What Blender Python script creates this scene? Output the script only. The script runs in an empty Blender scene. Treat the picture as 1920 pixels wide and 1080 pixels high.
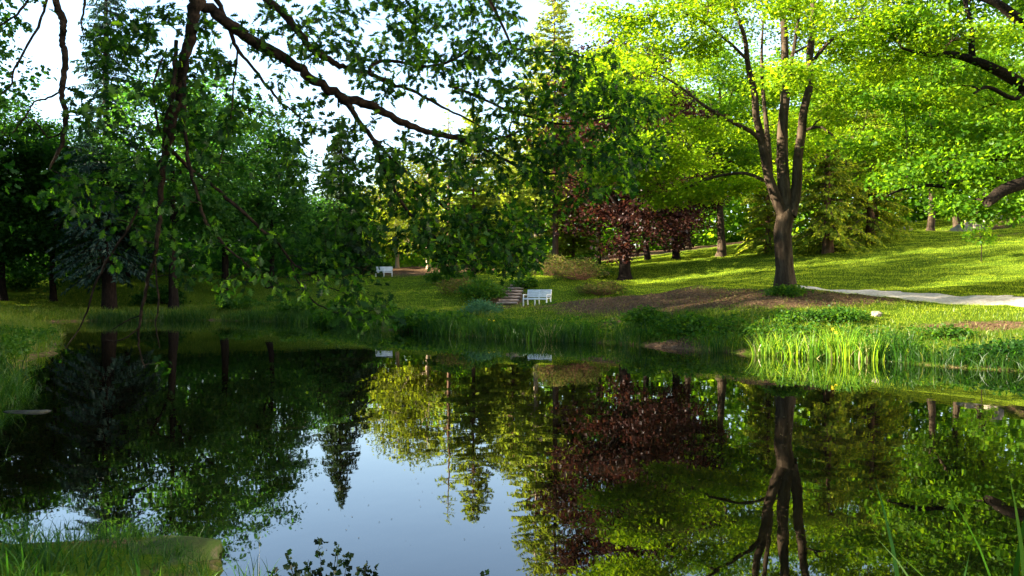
import bpy, math, random
import numpy as np
from math import radians, sin, cos, pi
from mathutils import Vector

# ------------------------------------------------------------------ camera, sky, sun, exposure
sc = bpy.context.scene
COL = sc.collection
F, CZ, HZ = 1600.0, 2.0, 547.0          # focal length in photo pixels, eye height above the water, horizon row
cam_d = bpy.data.cameras.new('camera'); cam = bpy.data.objects.new('camera', cam_d); COL.objects.link(cam)
cam_d.sensor_width = 36.0; cam_d.lens = 36.0 * F / 1920.0; cam_d.clip_start = 0.05; cam_d.clip_end = 3000
cam.location = (0, 0, CZ); cam.rotation_euler = (radians(90) + math.atan((HZ - 540) / F), 0, 0)
sc.camera = cam

SUN_AZ, SUN_EL = 94.0, 19.0               # degrees left of the view direction, degrees up
w = bpy.data.worlds.new("World"); sc.world = w; w.use_nodes = True
nt = w.node_tree
sky = nt.nodes.new('ShaderNodeTexSky'); sky.sky_type = 'NISHITA'; sky.sun_disc = False
sky.sun_elevation = radians(SUN_EL); sky.sun_rotation = radians(SUN_AZ)
sky.air_density = 1.0; sky.dust_density = 2.0; sky.ozone_density = 1.5
bg = nt.nodes['Background']; bg.inputs['Strength'].default_value = 0.068
nt.links.new(sky.outputs['Color'], bg.inputs['Color'])

sun_d = bpy.data.lights.new('sun', 'SUN'); sun_d.energy = 5.0; sun_d.angle = radians(0.5); sun_d.color = (1.0, 0.90, 0.70)
sun = bpy.data.objects.new('sun', sun_d); COL.objects.link(sun)
sv = Vector((-sin(radians(SUN_AZ)) * cos(radians(SUN_EL)), cos(radians(SUN_AZ)) * cos(radians(SUN_EL)), sin(radians(SUN_EL))))
sun.rotation_euler = (-sv).to_track_quat('-Z', 'Y').to_euler(); sun.location = sv * 200

sc.view_settings.view_transform = 'Standard'; sc.view_settings.look = 'None'
sc.view_settings.gamma = 1.0; sc.view_settings.exposure = 3.45
sc.render.engine = 'CYCLES'
sc.cycles.max_bounces = 7; sc.cycles.diffuse_bounces = 3; sc.cycles.glossy_bounces = 3
sc.cycles.transmission_bounces = 5; sc.cycles.caustics_reflective = False; sc.cycles.caustics_refractive = False
sc.cycles.sample_clamp_indirect = 6.0
sc.cycles.use_denoising = True

# ------------------------------------------------------------------ helpers
rng = np.random.default_rng(11)
def P(px, py, D):                          # photo pixel + distance -> point in the place
    return np.array([(px - 960.0) / F * D, D, CZ - (py - HZ) / F * D])

def mesh_np(name, V, faces, smooth=False):
    """V (n,3); faces: list of int arrays (m,k)"""
    me = bpy.data.meshes.new(name)
    V = np.asarray(V, dtype=np.float32)
    me.vertices.add(len(V)); me.vertices.foreach_set('co', V.ravel())
    faces = [np.asarray(f, dtype=np.int32) for f in faces if len(f)]
    nl = sum(f.size for f in faces); npoly = sum(len(f) for f in faces)
    me.loops.add(nl); me.polygons.add(npoly)
    me.loops.foreach_set('vertex_index', np.concatenate([f.ravel() for f in faces]))
    tot = np.concatenate([np.full(len(f), f.shape[1], dtype=np.int32) for f in faces])
    st = np.concatenate([[0], np.cumsum(tot)[:-1]]).astype(np.int32)
    me.polygons.foreach_set('loop_start', st)
    me.polygons.foreach_set('loop_total', tot)
    if smooth: me.polygons.foreach_set('use_smooth', np.ones(npoly, dtype=bool))
    me.update(calc_edges=True)
    return me

class MB:                                   # collects shapes, builds ONE mesh object
    def __init__(s): s.V = []; s.F = {}; s.n = 0
    def add(s, V, faces):
        s.V.append(np.asarray(V, dtype=np.float64))
        for f in faces:
            f = np.asarray(f, dtype=np.int64)
            if len(f): s.F.setdefault(f.shape[1], []).append(f + s.n)
        s.n += len(V)
    def tube(s, pts, rad, sides=6, cap=True):
        pts = np.asarray(pts, dtype=np.float64); n = len(pts)
        rad = np.broadcast_to(np.asarray(rad, dtype=np.float64), (n,))
        T = np.gradient(pts, axis=0); T /= np.linalg.norm(T, axis=1)[:, None] + 1e-9
        m = T.mean(0); ref = np.eye(3)[np.argmin(np.abs(m))]
        U = np.cross(T, ref); U /= np.linalg.norm(U, axis=1)[:, None] + 1e-9
        W = np.cross(T, U)
        a = np.arange(sides) * 2 * pi / sides
        V = pts[:, None] + rad[:, None, None] * (np.cos(a)[None, :, None] * U[:, None] + np.sin(a)[None, :, None] * W[:, None])
        V = V.reshape(-1, 3)
        i = np.arange(n - 1)[:, None] * sides; j = np.arange(sides)[None]; k = (j + 1) % sides
        q = np.stack([i + j, i + k, i + sides + k, i + sides + j], -1).reshape(-1, 4)
        fs = [q]
        if cap and sides == 4: fs = [np.vstack([q, [[0, 1, 2, 3]], [[(n - 1) * 4 + 3, (n - 1) * 4 + 2, (n - 1) * 4 + 1, (n - 1) * 4]]])]
        elif cap: fs.append(np.array([np.arange(sides)[::-1] + (n - 1) * sides])); fs.append(np.array([np.arange(sides)]))
        s.add(V, fs)
    def box(s, c, size, R=None, bev=0.0):
        h = np.asarray(size) / 2.0
        if bev <= 0:
            V = np.array([[x, y, z] for z in (-1, 1) for y in (-1, 1) for x in (-1, 1)]) * h
            fq = np.array([[0, 2, 3, 1], [4, 5, 7, 6], [0, 1, 5, 4], [2, 6, 7, 3], [0, 4, 6, 2], [1, 3, 7, 5]])
            fs = [fq]
        else:
            b = min(bev, h.min() * 0.8); hx, hy, hz = h
            ring = lambda x, y: [[-x + b, -y, 0], [x - b, -y, 0], [x, -y + b, 0], [x, y - b, 0], [x - b, y, 0], [-x + b, y, 0], [-x, y - b, 0], [-x, -y + b, 0]]
            V = []
            for (ins, z) in ((b, -hz), (0, -hz + b), (0, hz - b), (b, hz)):
                for p in ring(hx - ins, hy - ins): V.append([p[0], p[1], z])
            V = np.array(V); q = []
            for r in range(3):
                for j in range(8): k = (j + 1) % 8; q.append([r * 8 + j, r * 8 + k, r * 8 + 8 + k, r * 8 + 8 + j])
            fs = [np.array(q), np.array([list(range(7, -1, -1)), list(range(24, 32))])]
        if R is not None: V = V @ np.asarray(R).T
        s.add(V + np.asarray(c), fs)
    def mesh(s, name, smooth=False):
        return mesh_np(name, np.vstack(s.V), [np.vstack(v) for v in s.F.values()], smooth)
    def build(s, name, mat, parent=None, smooth=False):
        return link(s.mesh(name, smooth), name, mat, parent)

def link(me, name, mat, parent=None):
    if mat is not None and not me.materials: me.materials.append(mat)
    o = bpy.data.objects.new(name, me); COL.objects.link(o)
    if parent is not None: o.parent = parent
    return o
def tag(o, label=None, cat=None, group=None, kind=None):
    if label: o['label'] = label
    if cat: o['category'] = cat
    if group: o['group'] = group
    if kind: o['kind'] = kind
    return o
def thing(name, loc, label, cat, group=None, rz=0.0, scale=1.0):
    o = bpy.data.objects.new(name, None); o.empty_display_size = 0.2; COL.objects.link(o)
    o.location = loc; o.rotation_euler = (0, 0, rz); o.scale = (scale,) * 3
    return tag(o, label, cat, group)
def copy_tree(src, loc, rz, scale, label, group=None):
    r = src.copy(); COL.objects.link(r); r.location = loc; r.rotation_euler = (0, 0, rz)
    r.scale = scale if isinstance(scale, tuple) else (scale,) * 3
    r['label'] = label
    if group: r['group'] = group
    for ch in list(src.children):
        c = ch.copy(); COL.objects.link(c); c.parent = r
    return r

# ------------------------------------------------------------------ materials
def new_mat(name):
    m = bpy.data.materials.new(name); m.use_nodes = True
    n = m.node_tree.nodes; n.clear()
    return m, n, m.node_tree.links, n.new('ShaderNodeOutputMaterial')
def ramp(n, cols):
    r = n.new('ShaderNodeValToRGB'); e = r.color_ramp.elements
    while len(e) < len(cols): e.new(0.5)
    for i, c in enumerate(cols):
        e[i].position = i / (len(cols) - 1); e[i].color = (*c, 1)
    return r
def leaf_mat(name, cols, tcols, tw=0.45, gloss=0.06, rough=0.35):
    m, n, l, out = new_mat(name)
    g = n.new('ShaderNodeNewGeometry')
    r1 = ramp(n, cols); r2 = ramp(n, tcols)
    l.new(g.outputs['Random Per Island'], r1.inputs[0]); l.new(g.outputs['Random Per Island'], r2.inputs[0])
    d = n.new('ShaderNodeBsdfDiffuse'); t = n.new('ShaderNodeBsdfTranslucent'); gl = n.new('ShaderNodeBsdfGlossy')
    gl.inputs['Roughness'].default_value = rough
    l.new(r1.outputs[0], d.inputs[0]); l.new(r2.outputs[0], t.inputs[0])
    m1 = n.new('ShaderNodeMixShader'); m1.inputs[0].default_value = tw
    l.new(d.outputs[0], m1.inputs[1]); l.new(t.outputs[0], m1.inputs[2])
    m2 = n.new('ShaderNodeMixShader'); m2.inputs[0].default_value = gloss * .3
    l.new(m1.outputs[0], m2.inputs[1]); l.new(gl.outputs[0], m2.inputs[2])
    l.new(m2.outputs[0], out.inputs[0])
    return m
def noise_mat(name, cols, scale=5.0, stretch=(1, 1, 1), rough=0.9, bump=0.4, detail=6.0, spec=0.05, bscale=None):
    m, n, l, out = new_mat(name)
    tc = n.new('ShaderNodeTexCoord'); mp = n.new('ShaderNodeMapping'); mp.inputs['Scale'].default_value = stretch
    l.new(tc.outputs['Object'], mp.inputs[0])
    nz = n.new('ShaderNodeTexNoise'); nz.inputs['Scale'].default_value = scale; nz.inputs['Detail'].default_value = detail
    nz.inputs['Roughness'].default_value = 0.65
    l.new(mp.outputs[0], nz.inputs['Vector'])
    mr = n.new('ShaderNodeMapRange'); mr.inputs[1].default_value = 0.3; mr.inputs[2].default_value = 0.7
    l.new(nz.outputs[0], mr.inputs[0])
    r = ramp(n, cols); l.new(mr.outputs[0], r.inputs[0])
    b = n.new('ShaderNodeBsdfPrincipled'); b.inputs['Roughness'].default_value = rough
    b.inputs['Specular IOR Level'].default_value = spec
    l.new(r.outputs[0], b.inputs['Base Color'])
    bp = n.new('ShaderNodeBump'); bp.inputs['Strength'].default_value = bump; bp.inputs['Distance'].default_value = 0.05
    if bscale:
        n2 = n.new('ShaderNodeTexNoise'); n2.inputs['Scale'].default_value = bscale; n2.inputs['Detail'].default_value = 5
        l.new(mp.outputs[0], n2.inputs['Vector']); l.new(n2.outputs[0], bp.inputs['Height'])
    else: l.new(nz.outputs[0], bp.inputs['Height'])
    l.new(bp.outputs[0], b.inputs['Normal']); l.new(b.outputs[0], out.inputs[0])
    return m

M = {}
M['bark'] = noise_mat('brown_bark', [(.012, .008, .005), (.035, .024, .015), (.07, .05, .033)], 6, (1, 1, .22), .95, .9)
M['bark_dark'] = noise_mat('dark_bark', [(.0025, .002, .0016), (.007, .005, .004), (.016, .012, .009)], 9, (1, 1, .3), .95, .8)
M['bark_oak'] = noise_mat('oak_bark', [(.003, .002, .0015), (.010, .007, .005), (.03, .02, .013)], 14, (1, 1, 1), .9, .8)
M['bark_pale'] = noise_mat('pale_bark', [(.16, .11, .075), (.30, .22, .15), (.42, .33, .24)], 7, (1, 1, .25), .9, .6)
M['bark_red'] = noise_mat('reddish_bark', [(.04, .022, .013), (.09, .05, .03), (.15, .09, .055)], 8, (1, 1, .2), .95, .8)
M['twig_red'] = noise_mat('reddish_twig', [(.10, .045, .028), (.19, .10, .06)], 9, (1, 1, 1), .9, .3)

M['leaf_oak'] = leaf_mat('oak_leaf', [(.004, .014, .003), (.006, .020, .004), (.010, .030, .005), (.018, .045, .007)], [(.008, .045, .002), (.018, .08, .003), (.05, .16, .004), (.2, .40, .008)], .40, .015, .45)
M['leaf_maple'] = leaf_mat('maple_leaf', [(.05, .11, .005), (.08, .15, .006), (.12, .18, .008)], [(.19, .38, .005), (.31, .48, .006), (.44, .56, .008)], .5, .02, .45)
M['leaf_green'] = leaf_mat('green_leaf', [(.02, .062, .004), (.043, .105, .006), (.075, .14, .008)], [(.11, .28, .004), (.19, .38, .006), (.31, .46, .008)], .48, .02, .45)
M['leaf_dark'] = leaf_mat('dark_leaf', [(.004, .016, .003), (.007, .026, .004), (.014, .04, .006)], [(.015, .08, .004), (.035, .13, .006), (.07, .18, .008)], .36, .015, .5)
M['leaf_copper'] = leaf_mat('copper_leaf', [(.011, .005, .004), (.022, .008, .007), (.034, .014, .009)], [(.03, .009, .007), (.06, .016, .012), (.10, .036, .014)], .34, .04, .45)
M['needle_blue'] = leaf_mat('blue_needle', [(.006, .018, .014), (.012, .03, .022), (.02, .042, .028)], [(.02, .06, .035), (.03, .09, .045), (.05, .11, .05)], .2, .04, .5)
M['needle_dark'] = leaf_mat('dark_needle', [(.006, .016, .005), (.011, .026, .007), (.026, .042, .010)], [(.03, .07, .012), (.05, .10, .015), (.09, .13, .02)], .22, .03, .5)
M['needle_larch'] = leaf_mat('larch_needle', [(.08, .125, .012), (.12, .17, .016), (.17, .20, .022)], [(.24, .34, .015), (.34, .42, .02), (.44, .46, .025)], .45, .02, .5)
M['needle_yew'] = leaf_mat('yew_needle', [(.055, .095, .008), (.11, .16, .012), (.20, .21, .02)], [(.20, .30, .010), (.34, .42, .015), (.46, .46, .02)], .42, .01, .5)
M['leaf_bush'] = leaf_mat('bush_leaf', [(.009, .035, .004), (.018, .055, .006), (.035, .08, .008)], [(.04, .15, .005), (.09, .22, .006), (.16, .28, .008)], .40, .02, .5)
M['leaf_blue'] = leaf_mat('bluish_bush_leaf', [(.025, .075, .035), (.04, .11, .05)], [(.08, .22, .06), (.12, .28, .08)], .35, .05, .4)
M['leaf_russet'] = leaf_mat('russet_bush_leaf', [(.03, .045, .008), (.075, .045, .02), (.035, .065, .008), (.10, .07, .03), (.03, .07, .008)], [(.10, .14, .01), (.18, .10, .03), (.12, .22, .01), (.2, .15, .04), (.1, .22, .01)], .4, .01, .5)
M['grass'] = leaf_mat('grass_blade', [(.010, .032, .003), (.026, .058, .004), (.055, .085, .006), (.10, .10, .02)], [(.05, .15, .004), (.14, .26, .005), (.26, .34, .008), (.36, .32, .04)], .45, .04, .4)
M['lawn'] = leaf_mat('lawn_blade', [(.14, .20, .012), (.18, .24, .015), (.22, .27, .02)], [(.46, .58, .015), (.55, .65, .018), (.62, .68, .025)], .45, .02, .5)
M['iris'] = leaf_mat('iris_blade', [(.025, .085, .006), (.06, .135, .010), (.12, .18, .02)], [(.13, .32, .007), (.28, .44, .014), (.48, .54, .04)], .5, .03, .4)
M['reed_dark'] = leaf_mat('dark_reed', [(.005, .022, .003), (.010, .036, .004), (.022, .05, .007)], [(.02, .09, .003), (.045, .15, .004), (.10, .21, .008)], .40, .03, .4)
M['straw'] = leaf_mat('straw_blade', [(.22, .18, .08), (.32, .26, .13)], [(.3, .24, .09), (.4, .32, .14)], .3, .05, .4)
M['litter'] = leaf_mat('dry_leaf', [(.05, .025, .012), (.11, .06, .03), (.2, .12, .06), (.06, .07, .015)], [(.08, .04, .015), (.14, .08, .03), (.2, .13, .05), (.1, .16, .01)], .2, .02, .5)
M['leaf_silhouette'] = leaf_mat('silhouette_leaf', [(.002, .006, .002), (.004, .010, .003)], [(.004, .014, .003), (.008, .024, .004)], .25, .02, .5)  # leaf colour taken down to near black to paint in the silhouette
M['leaf_olive'] = leaf_mat('olive_leaf', [(.03, .045, .005), (.055, .07, .007), (.09, .095, .010)], [(.12, .18, .005), (.2, .25, .007), (.3, .32, .012)], .45, .02, .5)
M['leaf_mid'] = leaf_mat('mid_green_leaf', [(.008, .03, .008), (.016, .05, .011), (.03, .07, .014)], [(.03, .14, .012), (.07, .22, .016), (.13, .28, .02)], .4, .015, .5)
M['petal'] = leaf_mat('yellow_petal', [(.75, .55, .02), (.8, .62, .03)], [(.8, .6, .03), (.85, .65, .03)], .4, .04, .4)
M['white_paint'] = noise_mat('white_paint', [(.42, .42, .40), (.60, .60, .58), (.68, .68, .66)], 5, (1, 1, 4), .55, .08, 4, .4)
M['step_wood'] = noise_mat('weathered_step_wood', [(.10, .07, .05), (.22, .16, .12), (.34, .27, .21)], 6, (.3, 1, 1), .9, .5)
M['gravel'] = noise_mat('pale_gravel', [(.20, .165, .13), (.38, .33, .27), (.50, .45, .38)], 9, (1, 1, 1), .95, .5, 9, .15, 60)
M['rock'] = noise_mat('brown_rock', [(.018, .022, .008), (.035, .045, .012), (.03, .05, .010), (.08, .066, .04)], 5, (1, 1, 1), .9, .7, 8)
M['rock_pale'] = noise_mat('pale_rock', [(.10, .085, .06), (.18, .15, .11), (.25, .21, .16)], 3, (1, 1, 1), .9, .6, 8)
M['rock_grey'] = noise_mat('grey_rock', [(.010, .011, .008), (.022, .024, .017), (.04, .042, .032)], 5, (1, 1, 1), .85, .6, 8)
M['debris'] = noise_mat('floating_debris', [(.05, .04, .02), (.16, .13, .06)], 30, (1, 1, 1), .9, .1)

def ground_mat():
    m, n, l, out = new_mat('ground')
    tc = n.new('ShaderNodeTexCoord')
    def noise(s, d=6):
        x = n.new('ShaderNodeTexNoise'); x.inputs['Scale'].default_value = s; x.inputs['Detail'].default_value = d
        x.inputs['Roughness'].default_value = .65
        l.new(tc.outputs['Object'], x.inputs['Vector']); return x
    na, nb, nc = noise(.35), noise(2.2), noise(9)
    rg = ramp(n, [(.022, .045, .004), (.045, .075, .006), (.085, .11, .010)])
    l.new(na.outputs[0], rg.inputs[0])
    rs = ramp(n, [(.025, .015, .009), (.075, .045, .026), (.15, .10, .06)])
    mr = n.new('ShaderNodeMapRange'); mr.inputs[1].default_value = .3; mr.inputs[2].default_value = .7
    l.new(nc.outputs[0], mr.inputs[0]); l.new(mr.outputs[0], rs.inputs[0])
    at = n.new('ShaderNodeAttribute'); at.attribute_name = 'soil'
    ad = n.new('ShaderNodeMath'); ad.operation = 'ADD'; l.new(at.outputs['Fac'], ad.inputs[0])
    sb = n.new('ShaderNodeMath'); sb.operation = 'MULTIPLY_ADD'; sb.inputs[1].default_value = 1.3; sb.inputs[2].default_value = -.65
    l.new(nb.outputs[0], sb.inputs[0]); l.new(sb.outputs[0], ad.inputs[1])
    m2 = n.new('ShaderNodeMapRange'); m2.inputs[1].default_value = .35; m2.inputs[2].default_value = .65
    l.new(ad.outputs[0], m2.inputs[0])
    mix = n.new('ShaderNodeMix'); mix.data_type = 'RGBA'
    l.new(m2.outputs[0], mix.inputs['Factor']); l.new(rg.outputs[0], mix.inputs['A']); l.new(rs.outputs[0], mix.inputs['B'])
    b = n.new('ShaderNodeBsdfPrincipled'); b.inputs['Roughness'].default_value = .95; b.inputs['Specular IOR Level'].default_value = .0
    l.new(mix.outputs['Result'], b.inputs['Base Color'])
    bp = n.new('ShaderNodeBump'); bp.inputs['Strength'].default_value = .7; bp.inputs['Distance'].default_value = .12
    l.new(nc.outputs[0], bp.inputs['Height']); l.new(bp.outputs[0], b.inputs['Normal']); l.new(b.outputs[0], out.inputs[0])
    return m
M['ground'] = ground_mat()

def water_mat():
    m, n, l, out = new_mat('pond_water')
    tc = n.new('ShaderNodeTexCoord'); mp = n.new('ShaderNodeMapping'); mp.inputs['Scale'].default_value = (1.0, .6, 1)
    l.new(tc.outputs['Object'], mp.inputs[0])
    a = n.new('ShaderNodeTexNoise'); a.inputs['Scale'].default_value = 1.1; a.inputs['Detail'].default_value = 3
    l.new(mp.outputs[0], a.inputs['Vector'])
    bp = n.new('ShaderNodeBump'); bp.inputs['Strength'].default_value = .05; bp.inputs['Distance'].default_value = .05
    l.new(a.outputs[0], bp.inputs['Height'])
    b = n.new('ShaderNodeBsdfPrincipled'); b.inputs['Base Color'].default_value = (.0025, .0022, .001, 1)
    b.inputs['Roughness'].default_value = .012; b.inputs['IOR'].default_value = 1.45
    l.new(bp.outputs[0], b.inputs['Normal']); l.new(b.outputs[0], out.inputs[0])
    return m
M['water'] = water_mat()

# ------------------------------------------------------------------ pond outline and terrain
POND = np.array([(8, 4.2), (4.5, 3.3), (2.5, 3.1), (0, 3.3), (-1.45, 4.0), (-1.95, 5.6), (-2.4, 6.6), (-3.0, 6.85), (-4.0, 6.7), (-5.2, 7.2), (-6.6, 9.5),
    (-8.2, 13.0), (-9.1, 15.2), (-10.1, 17.4), (-12.6, 21.5), (-16.2, 30), (-21, 40), (-27, 49), (-31, 55), (-29, 58.5), (-21.5, 60), (-14, 56.5), (-7.9, 46.5),
    (-2.7, 39.6), (0, 36.6), (2.6, 34.4), (4.75, 31.7), (6.2, 29.4), (7.45, 27.2), (8.85, 26.3), (10.85, 25.0), (11.6, 22.6), (12.8, 21.4), (14.6, 18.5), (14.8, 13), (12, 7.5)])
# wobble the outline a little
def wob(poly, amp, k, seed):
    r = np.random.default_rng(seed); o = []
    for i in range(len(poly)):
        a, b = poly[i], poly[(i + 1) % len(poly)]; L = np.linalg.norm(b - a); t = b - a; nrm = np.array([-t[1], t[0]]) / L
        m = max(1, int(L / k))
        for j in range(m):
            o.append(a + t * j / m + nrm * r.normal(0, amp) * (1 if j else .3))
    return np.array(o)
POND = wob(POND, .16, .9, 3)
def pond_sd(x, y):
    x = np.asarray(x, float).ravel(); y = np.asarray(y, float).ravel()
    d2 = np.full(x.shape, 1e18); ins = np.zeros(x.shape, bool)
    n = len(POND)
    for i in range(n):
        ax, ay = POND[i]; bx, by = POND[(i + 1) % n]
        ex, ey = bx - ax, by - ay
        t = np.clip(((x - ax) * ex + (y - ay) * ey) / (ex * ex + ey * ey), 0, 1)
        d2 = np.minimum(d2, (x - ax - t * ex) ** 2 + (y - ay - t * ey) ** 2)
        c = ((ay > y) != (by > y))
        with np.errstate(divide='ignore', invalid='ignore'):
            xi = ax + (y - ay) / (ey if ey else 1e-9) * ex
        ins ^= c & (x < xi)
    d = np.sqrt(d2)
    return np.where(ins, -d, d)
ctl = []
for (px, py, D) in [(1005, 571, 52), (930, 577, 49.5), (1150, 583, 47), (950, 571, 53), (965, 532, 57.5), (990, 531, 57.5), (940, 531, 58), (720, 519, 85), (700, 541, 65), (800, 506, 95), (860, 520, 72),
        (100, 541, 74), (20, 537, 74), (60, 575, 63), (300, 580, 63), (450, 577, 64), (560, 580, 60), (200, 562, 68), (400, 562, 70), (800, 585, 47), (700, 592, 51), (1080, 520, 58), (1060, 562, 53), (1130, 502, 75), (1150, 531, 60),
        (1472, 541, 36), (1300, 536, 45), (1700, 501, 52), (1900, 470, 52), (1900, 421, 75), (1680, 432, 75), (1400, 470, 75), (1280, 483, 75), (1200, 497, 68), (1500, 515, 52),
        (1900, 552, 36.5), (1900, 582, 31), (1700, 546, 40), (1700, 562, 36.5), (1600, 544, 44), (1600, 552, 40), (1700, 620, 28.3), (1900, 640, 25), (1850, 602, 29), (1780, 610, 28.5), (1640, 585, 31.5), (1400, 603, 31), (1300, 572, 38), (1200, 592, 37.5),
        (1500, 560, 34), (1560, 620, 28.2), (1350, 545, 42), (1130, 560, 46), (1080, 595, 41), (960, 600, 41), (880, 597, 43), (640, 512, 88), (400, 525, 75), (200, 525, 75)]:
    ctl.append(P(px, py, D))
ctl += [np.array(c, float) for c in [(0, 0, .38), (-3.2, 5, .20), (3, 1.5, .3), (-10, 2, .6), (10, 0, .6), (-12, 18, .28), (-11, 14, .3), (-18, 25, .4), (-30, 42, .6), (-40, 50, 1.3), (-12, 8, .7), (18, 12, 1.0), (22, 22, 1.3), (25, 28, 1.4),
    (30, 34, 2.2), (45, 75, 8.8), (60, 60, 8), (70, 110, 11), (35, 110, 9), (0, 115, 6), (-40, 110, 5), (-70, 70, 3.5), (-60, 30, 2), (-40, 10, 1.5), (40, 5, 1.5), (0, -30, 1), (-100, 150, 6), (100, 150, 12), (0, 170, 9), (90, 30, 5)]]
ctl = np.array(ctl)
def _tps(r2): return np.where(r2 > 1e-9, .5 * r2 * np.log(r2 + 1e-12), 0)
SCL = 50.0
_A = ctl[:, :2] / SCL; _n = len(_A)
_K = _tps(((_A[:, None] - _A[None]) ** 2).sum(-1)) + np.eye(_n) * 2e-4
_Pm = np.hstack([np.ones((_n, 1)), _A])
_S = np.zeros((_n + 3, _n + 3)); _S[:_n, :_n] = _K; _S[:_n, _n:] = _Pm; _S[_n:, :_n] = _Pm.T
_W = np.linalg.solve(_S, np.concatenate([ctl[:, 2], np.zeros(3)]))
def rbf(x, y):
    q = np.stack([np.clip(x, -110, 110), np.clip(y, -30, 175)], -1) / SCL
    out = np.empty(len(q))
    for i in range(0, len(q), 20000):
        c = q[i:i + 20000]
        out[i:i + 20000] = _tps(((c[:, None] - _A[None]) ** 2).sum(-1)) @ _W[:_n] + _W[_n] + c @ _W[_n + 1:]
    return out
def lump(x, y):
    return .05 * np.sin(x * 1.7 + 1.3 * np.sin(y * .9)) * np.sin(y * 1.3 + x * .4) + .03 * np.sin(x * 4.1 + y * 2.3) * np.sin(y * 3.7 - x)
def Zg(x, y):
    x = np.atleast_1d(np.asarray(x, float)); y = np.atleast_1d(np.asarray(y, float))
    d = pond_sd(x, y); r = rbf(x, y)
    k = np.clip(d / 3.2, 0, 1); k = k ** .8
    land = .06 + np.maximum(r - .06, .05) * k + lump(x, y) * np.clip(d, 0, 1.2)
    far = np.clip((y - 175) / 300, 0, 1) * 14
    return np.where(d > 0, land + far, np.maximum(-1.2, .06 + d * .55))
def Zp(x, y): return float(Zg([x], [y])[0])
def blob(x, y, cx, cy, rx, ry): return np.exp(-(((x - cx) / rx) ** 2 + ((y - cy) / ry) ** 2))
def soil_mask(x, y):
    s = .95 * blob(x, y, 9.5, 39, 4.5, 3.4) + .9 * blob(x, y, 5.5, 43.5, 4, 3) + .8 * blob(x, y, 11.5, 33.8, 3, 1.6) + .55 * blob(x, y, 15, 35, 2, 2)
    s += 1.0 * blob(x, y, .3, 50.2, 3.4, 1.6) + .8 * blob(x, y, 3.6, 48.5, 3, 1.6) + .9 * blob(x, y, -.3, 54.5, 1.6, 2.5) + .95 * blob(x, y, 15.2, 28.2, 2.2, 1.1) + .6 * blob(x, y, 5.9, 30.6, 1.6, .9) + .7 * blob(x, y, 7.5, 36.5, 4, 1.6)
    s += .6 * blob(x, y, 2.5, 47, 4, 2) + .45 * blob(x, y, 20, 27, 3, 1.2) + .5 * blob(x, y, -20, 54, 5, .8)
    s += 1.0 / (1 + np.exp(-(y - 88 - .25 * x) / 2.5)) * (x < 40) / (1 + np.exp(-(x + 15) / 1.5))
    s += .7 * blob(x, y, 42, 76, 8, 3) + .35 * blob(x, y, 27, 66, 7, 1.5) + .6 * blob(x, y, 36, 62, 6, .9)
    d = pond_sd(x, y); s += .55 * np.exp(-(d / .5) ** 2)
    return np.clip(s, 0, 1.2)

def axis(a, b, step, lo, hi):
    core = np.arange(a, b + 1e-6, step); L = []; R = []; st = step; v = a
    while v > lo: st *= 1.3; v -= st; L.append(v)
    st = step; v = b
    while v < hi: st *= 1.3; v += st; R.append(v)
    return np.concatenate([L[::-1], core, R])
gx = axis(-32, 44, .42, -900, 900); gy = axis(1.5, 92, .42, -300, 1600)
XX, YY = np.meshgrid(gx, gy); ZZ = Zg(XX.ravel(), YY.ravel())
nx, ny = len(gx), len(gy)
ii = (np.arange(ny - 1)[:, None] * nx + np.arange(nx - 1)[None]).ravel()
gm = mesh_np('ground', np.stack([XX.ravel(), YY.ravel(), ZZ], -1), [np.stack([ii, ii + 1, ii + nx + 1, ii + nx], -1)], True)
at = gm.attributes.new('soil', 'FLOAT', 'POINT'); at.data.foreach_set('value', soil_mask(XX.ravel(), YY.ravel()).astype(np.float32))
tag(link(gm, 'ground', M['ground']), kind='structure')
# water sheet: a fan slightly larger than the pond (the banks cut it)
wx = np.linspace(-34, 24, 30); wy = np.linspace(1.0, 64, 30); WX, WY = np.meshgrid(wx, wy)
jj = (np.arange(29)[:, None] * 30 + np.arange(29)[None]).ravel()
wm = mesh_np('water', np.stack([WX.ravel(), WY.ravel(), np.zeros(900)], -1), [np.stack([jj, jj + 1, jj + 31, jj + 30], -1)])
tag(link(wm, 'water', M['water']), kind='structure')

# gravel path
pc = np.array([(40, 27.5), (30, 29.6), (24, 31.8), (20, 33.7), (18.0, 36.6), (16.9, 40.0), (16.0, 43.2), (14.3, 46.2)])
pw = np.array([1.9, 1.9, 1.9, 1.8, 1.55, 1.35, 1.0, .4])
tt = np.linspace(0, len(pc) - 1, 90)
def interp(a): return np.array([np.interp(tt, np.arange(len(a)), a[:, k]) for k in range(a.shape[1])]).T
pcs = interp(pc)
for _ in range(6): pcs[1:-1] = (pcs[:-2] + 2 * pcs[1:-1] + pcs[2:]) / 4
pws = np.interp(tt, np.arange(len(pw)), pw)
tg = np.gradient(pcs, axis=0); tg /= np.linalg.norm(tg, axis=1)[:, None]; nr = np.stack([-tg[:, 1], tg[:, 0]], -1)
S = np.linspace(-1, 1, 13); er = np.random.default_rng(5).normal(0, .07, (90, 2))
off = S[None] * pws[:, None]; off[:, 0] += er[:, 0]; off[:, -1] += er[:, 1]
PXY = pcs[:, None] + nr[:, None] * off[..., None]
pz = Zg(PXY[..., 0].ravel(), PXY[..., 1].ravel()).reshape(90, 13) + .045 * (1 - np.abs(S[None]) ** 6) - .004
kk = (np.arange(89)[:, None] * 13 + np.arange(12)[None]).ravel()
pm = mesh_np('gravel_path', np.dstack([PXY, pz]).reshape(-1, 3), [np.stack([kk, kk + 1, kk + 14, kk + 13], -1)], True)
tag(link(pm, 'path', M['gravel']), kind='structure')
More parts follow.
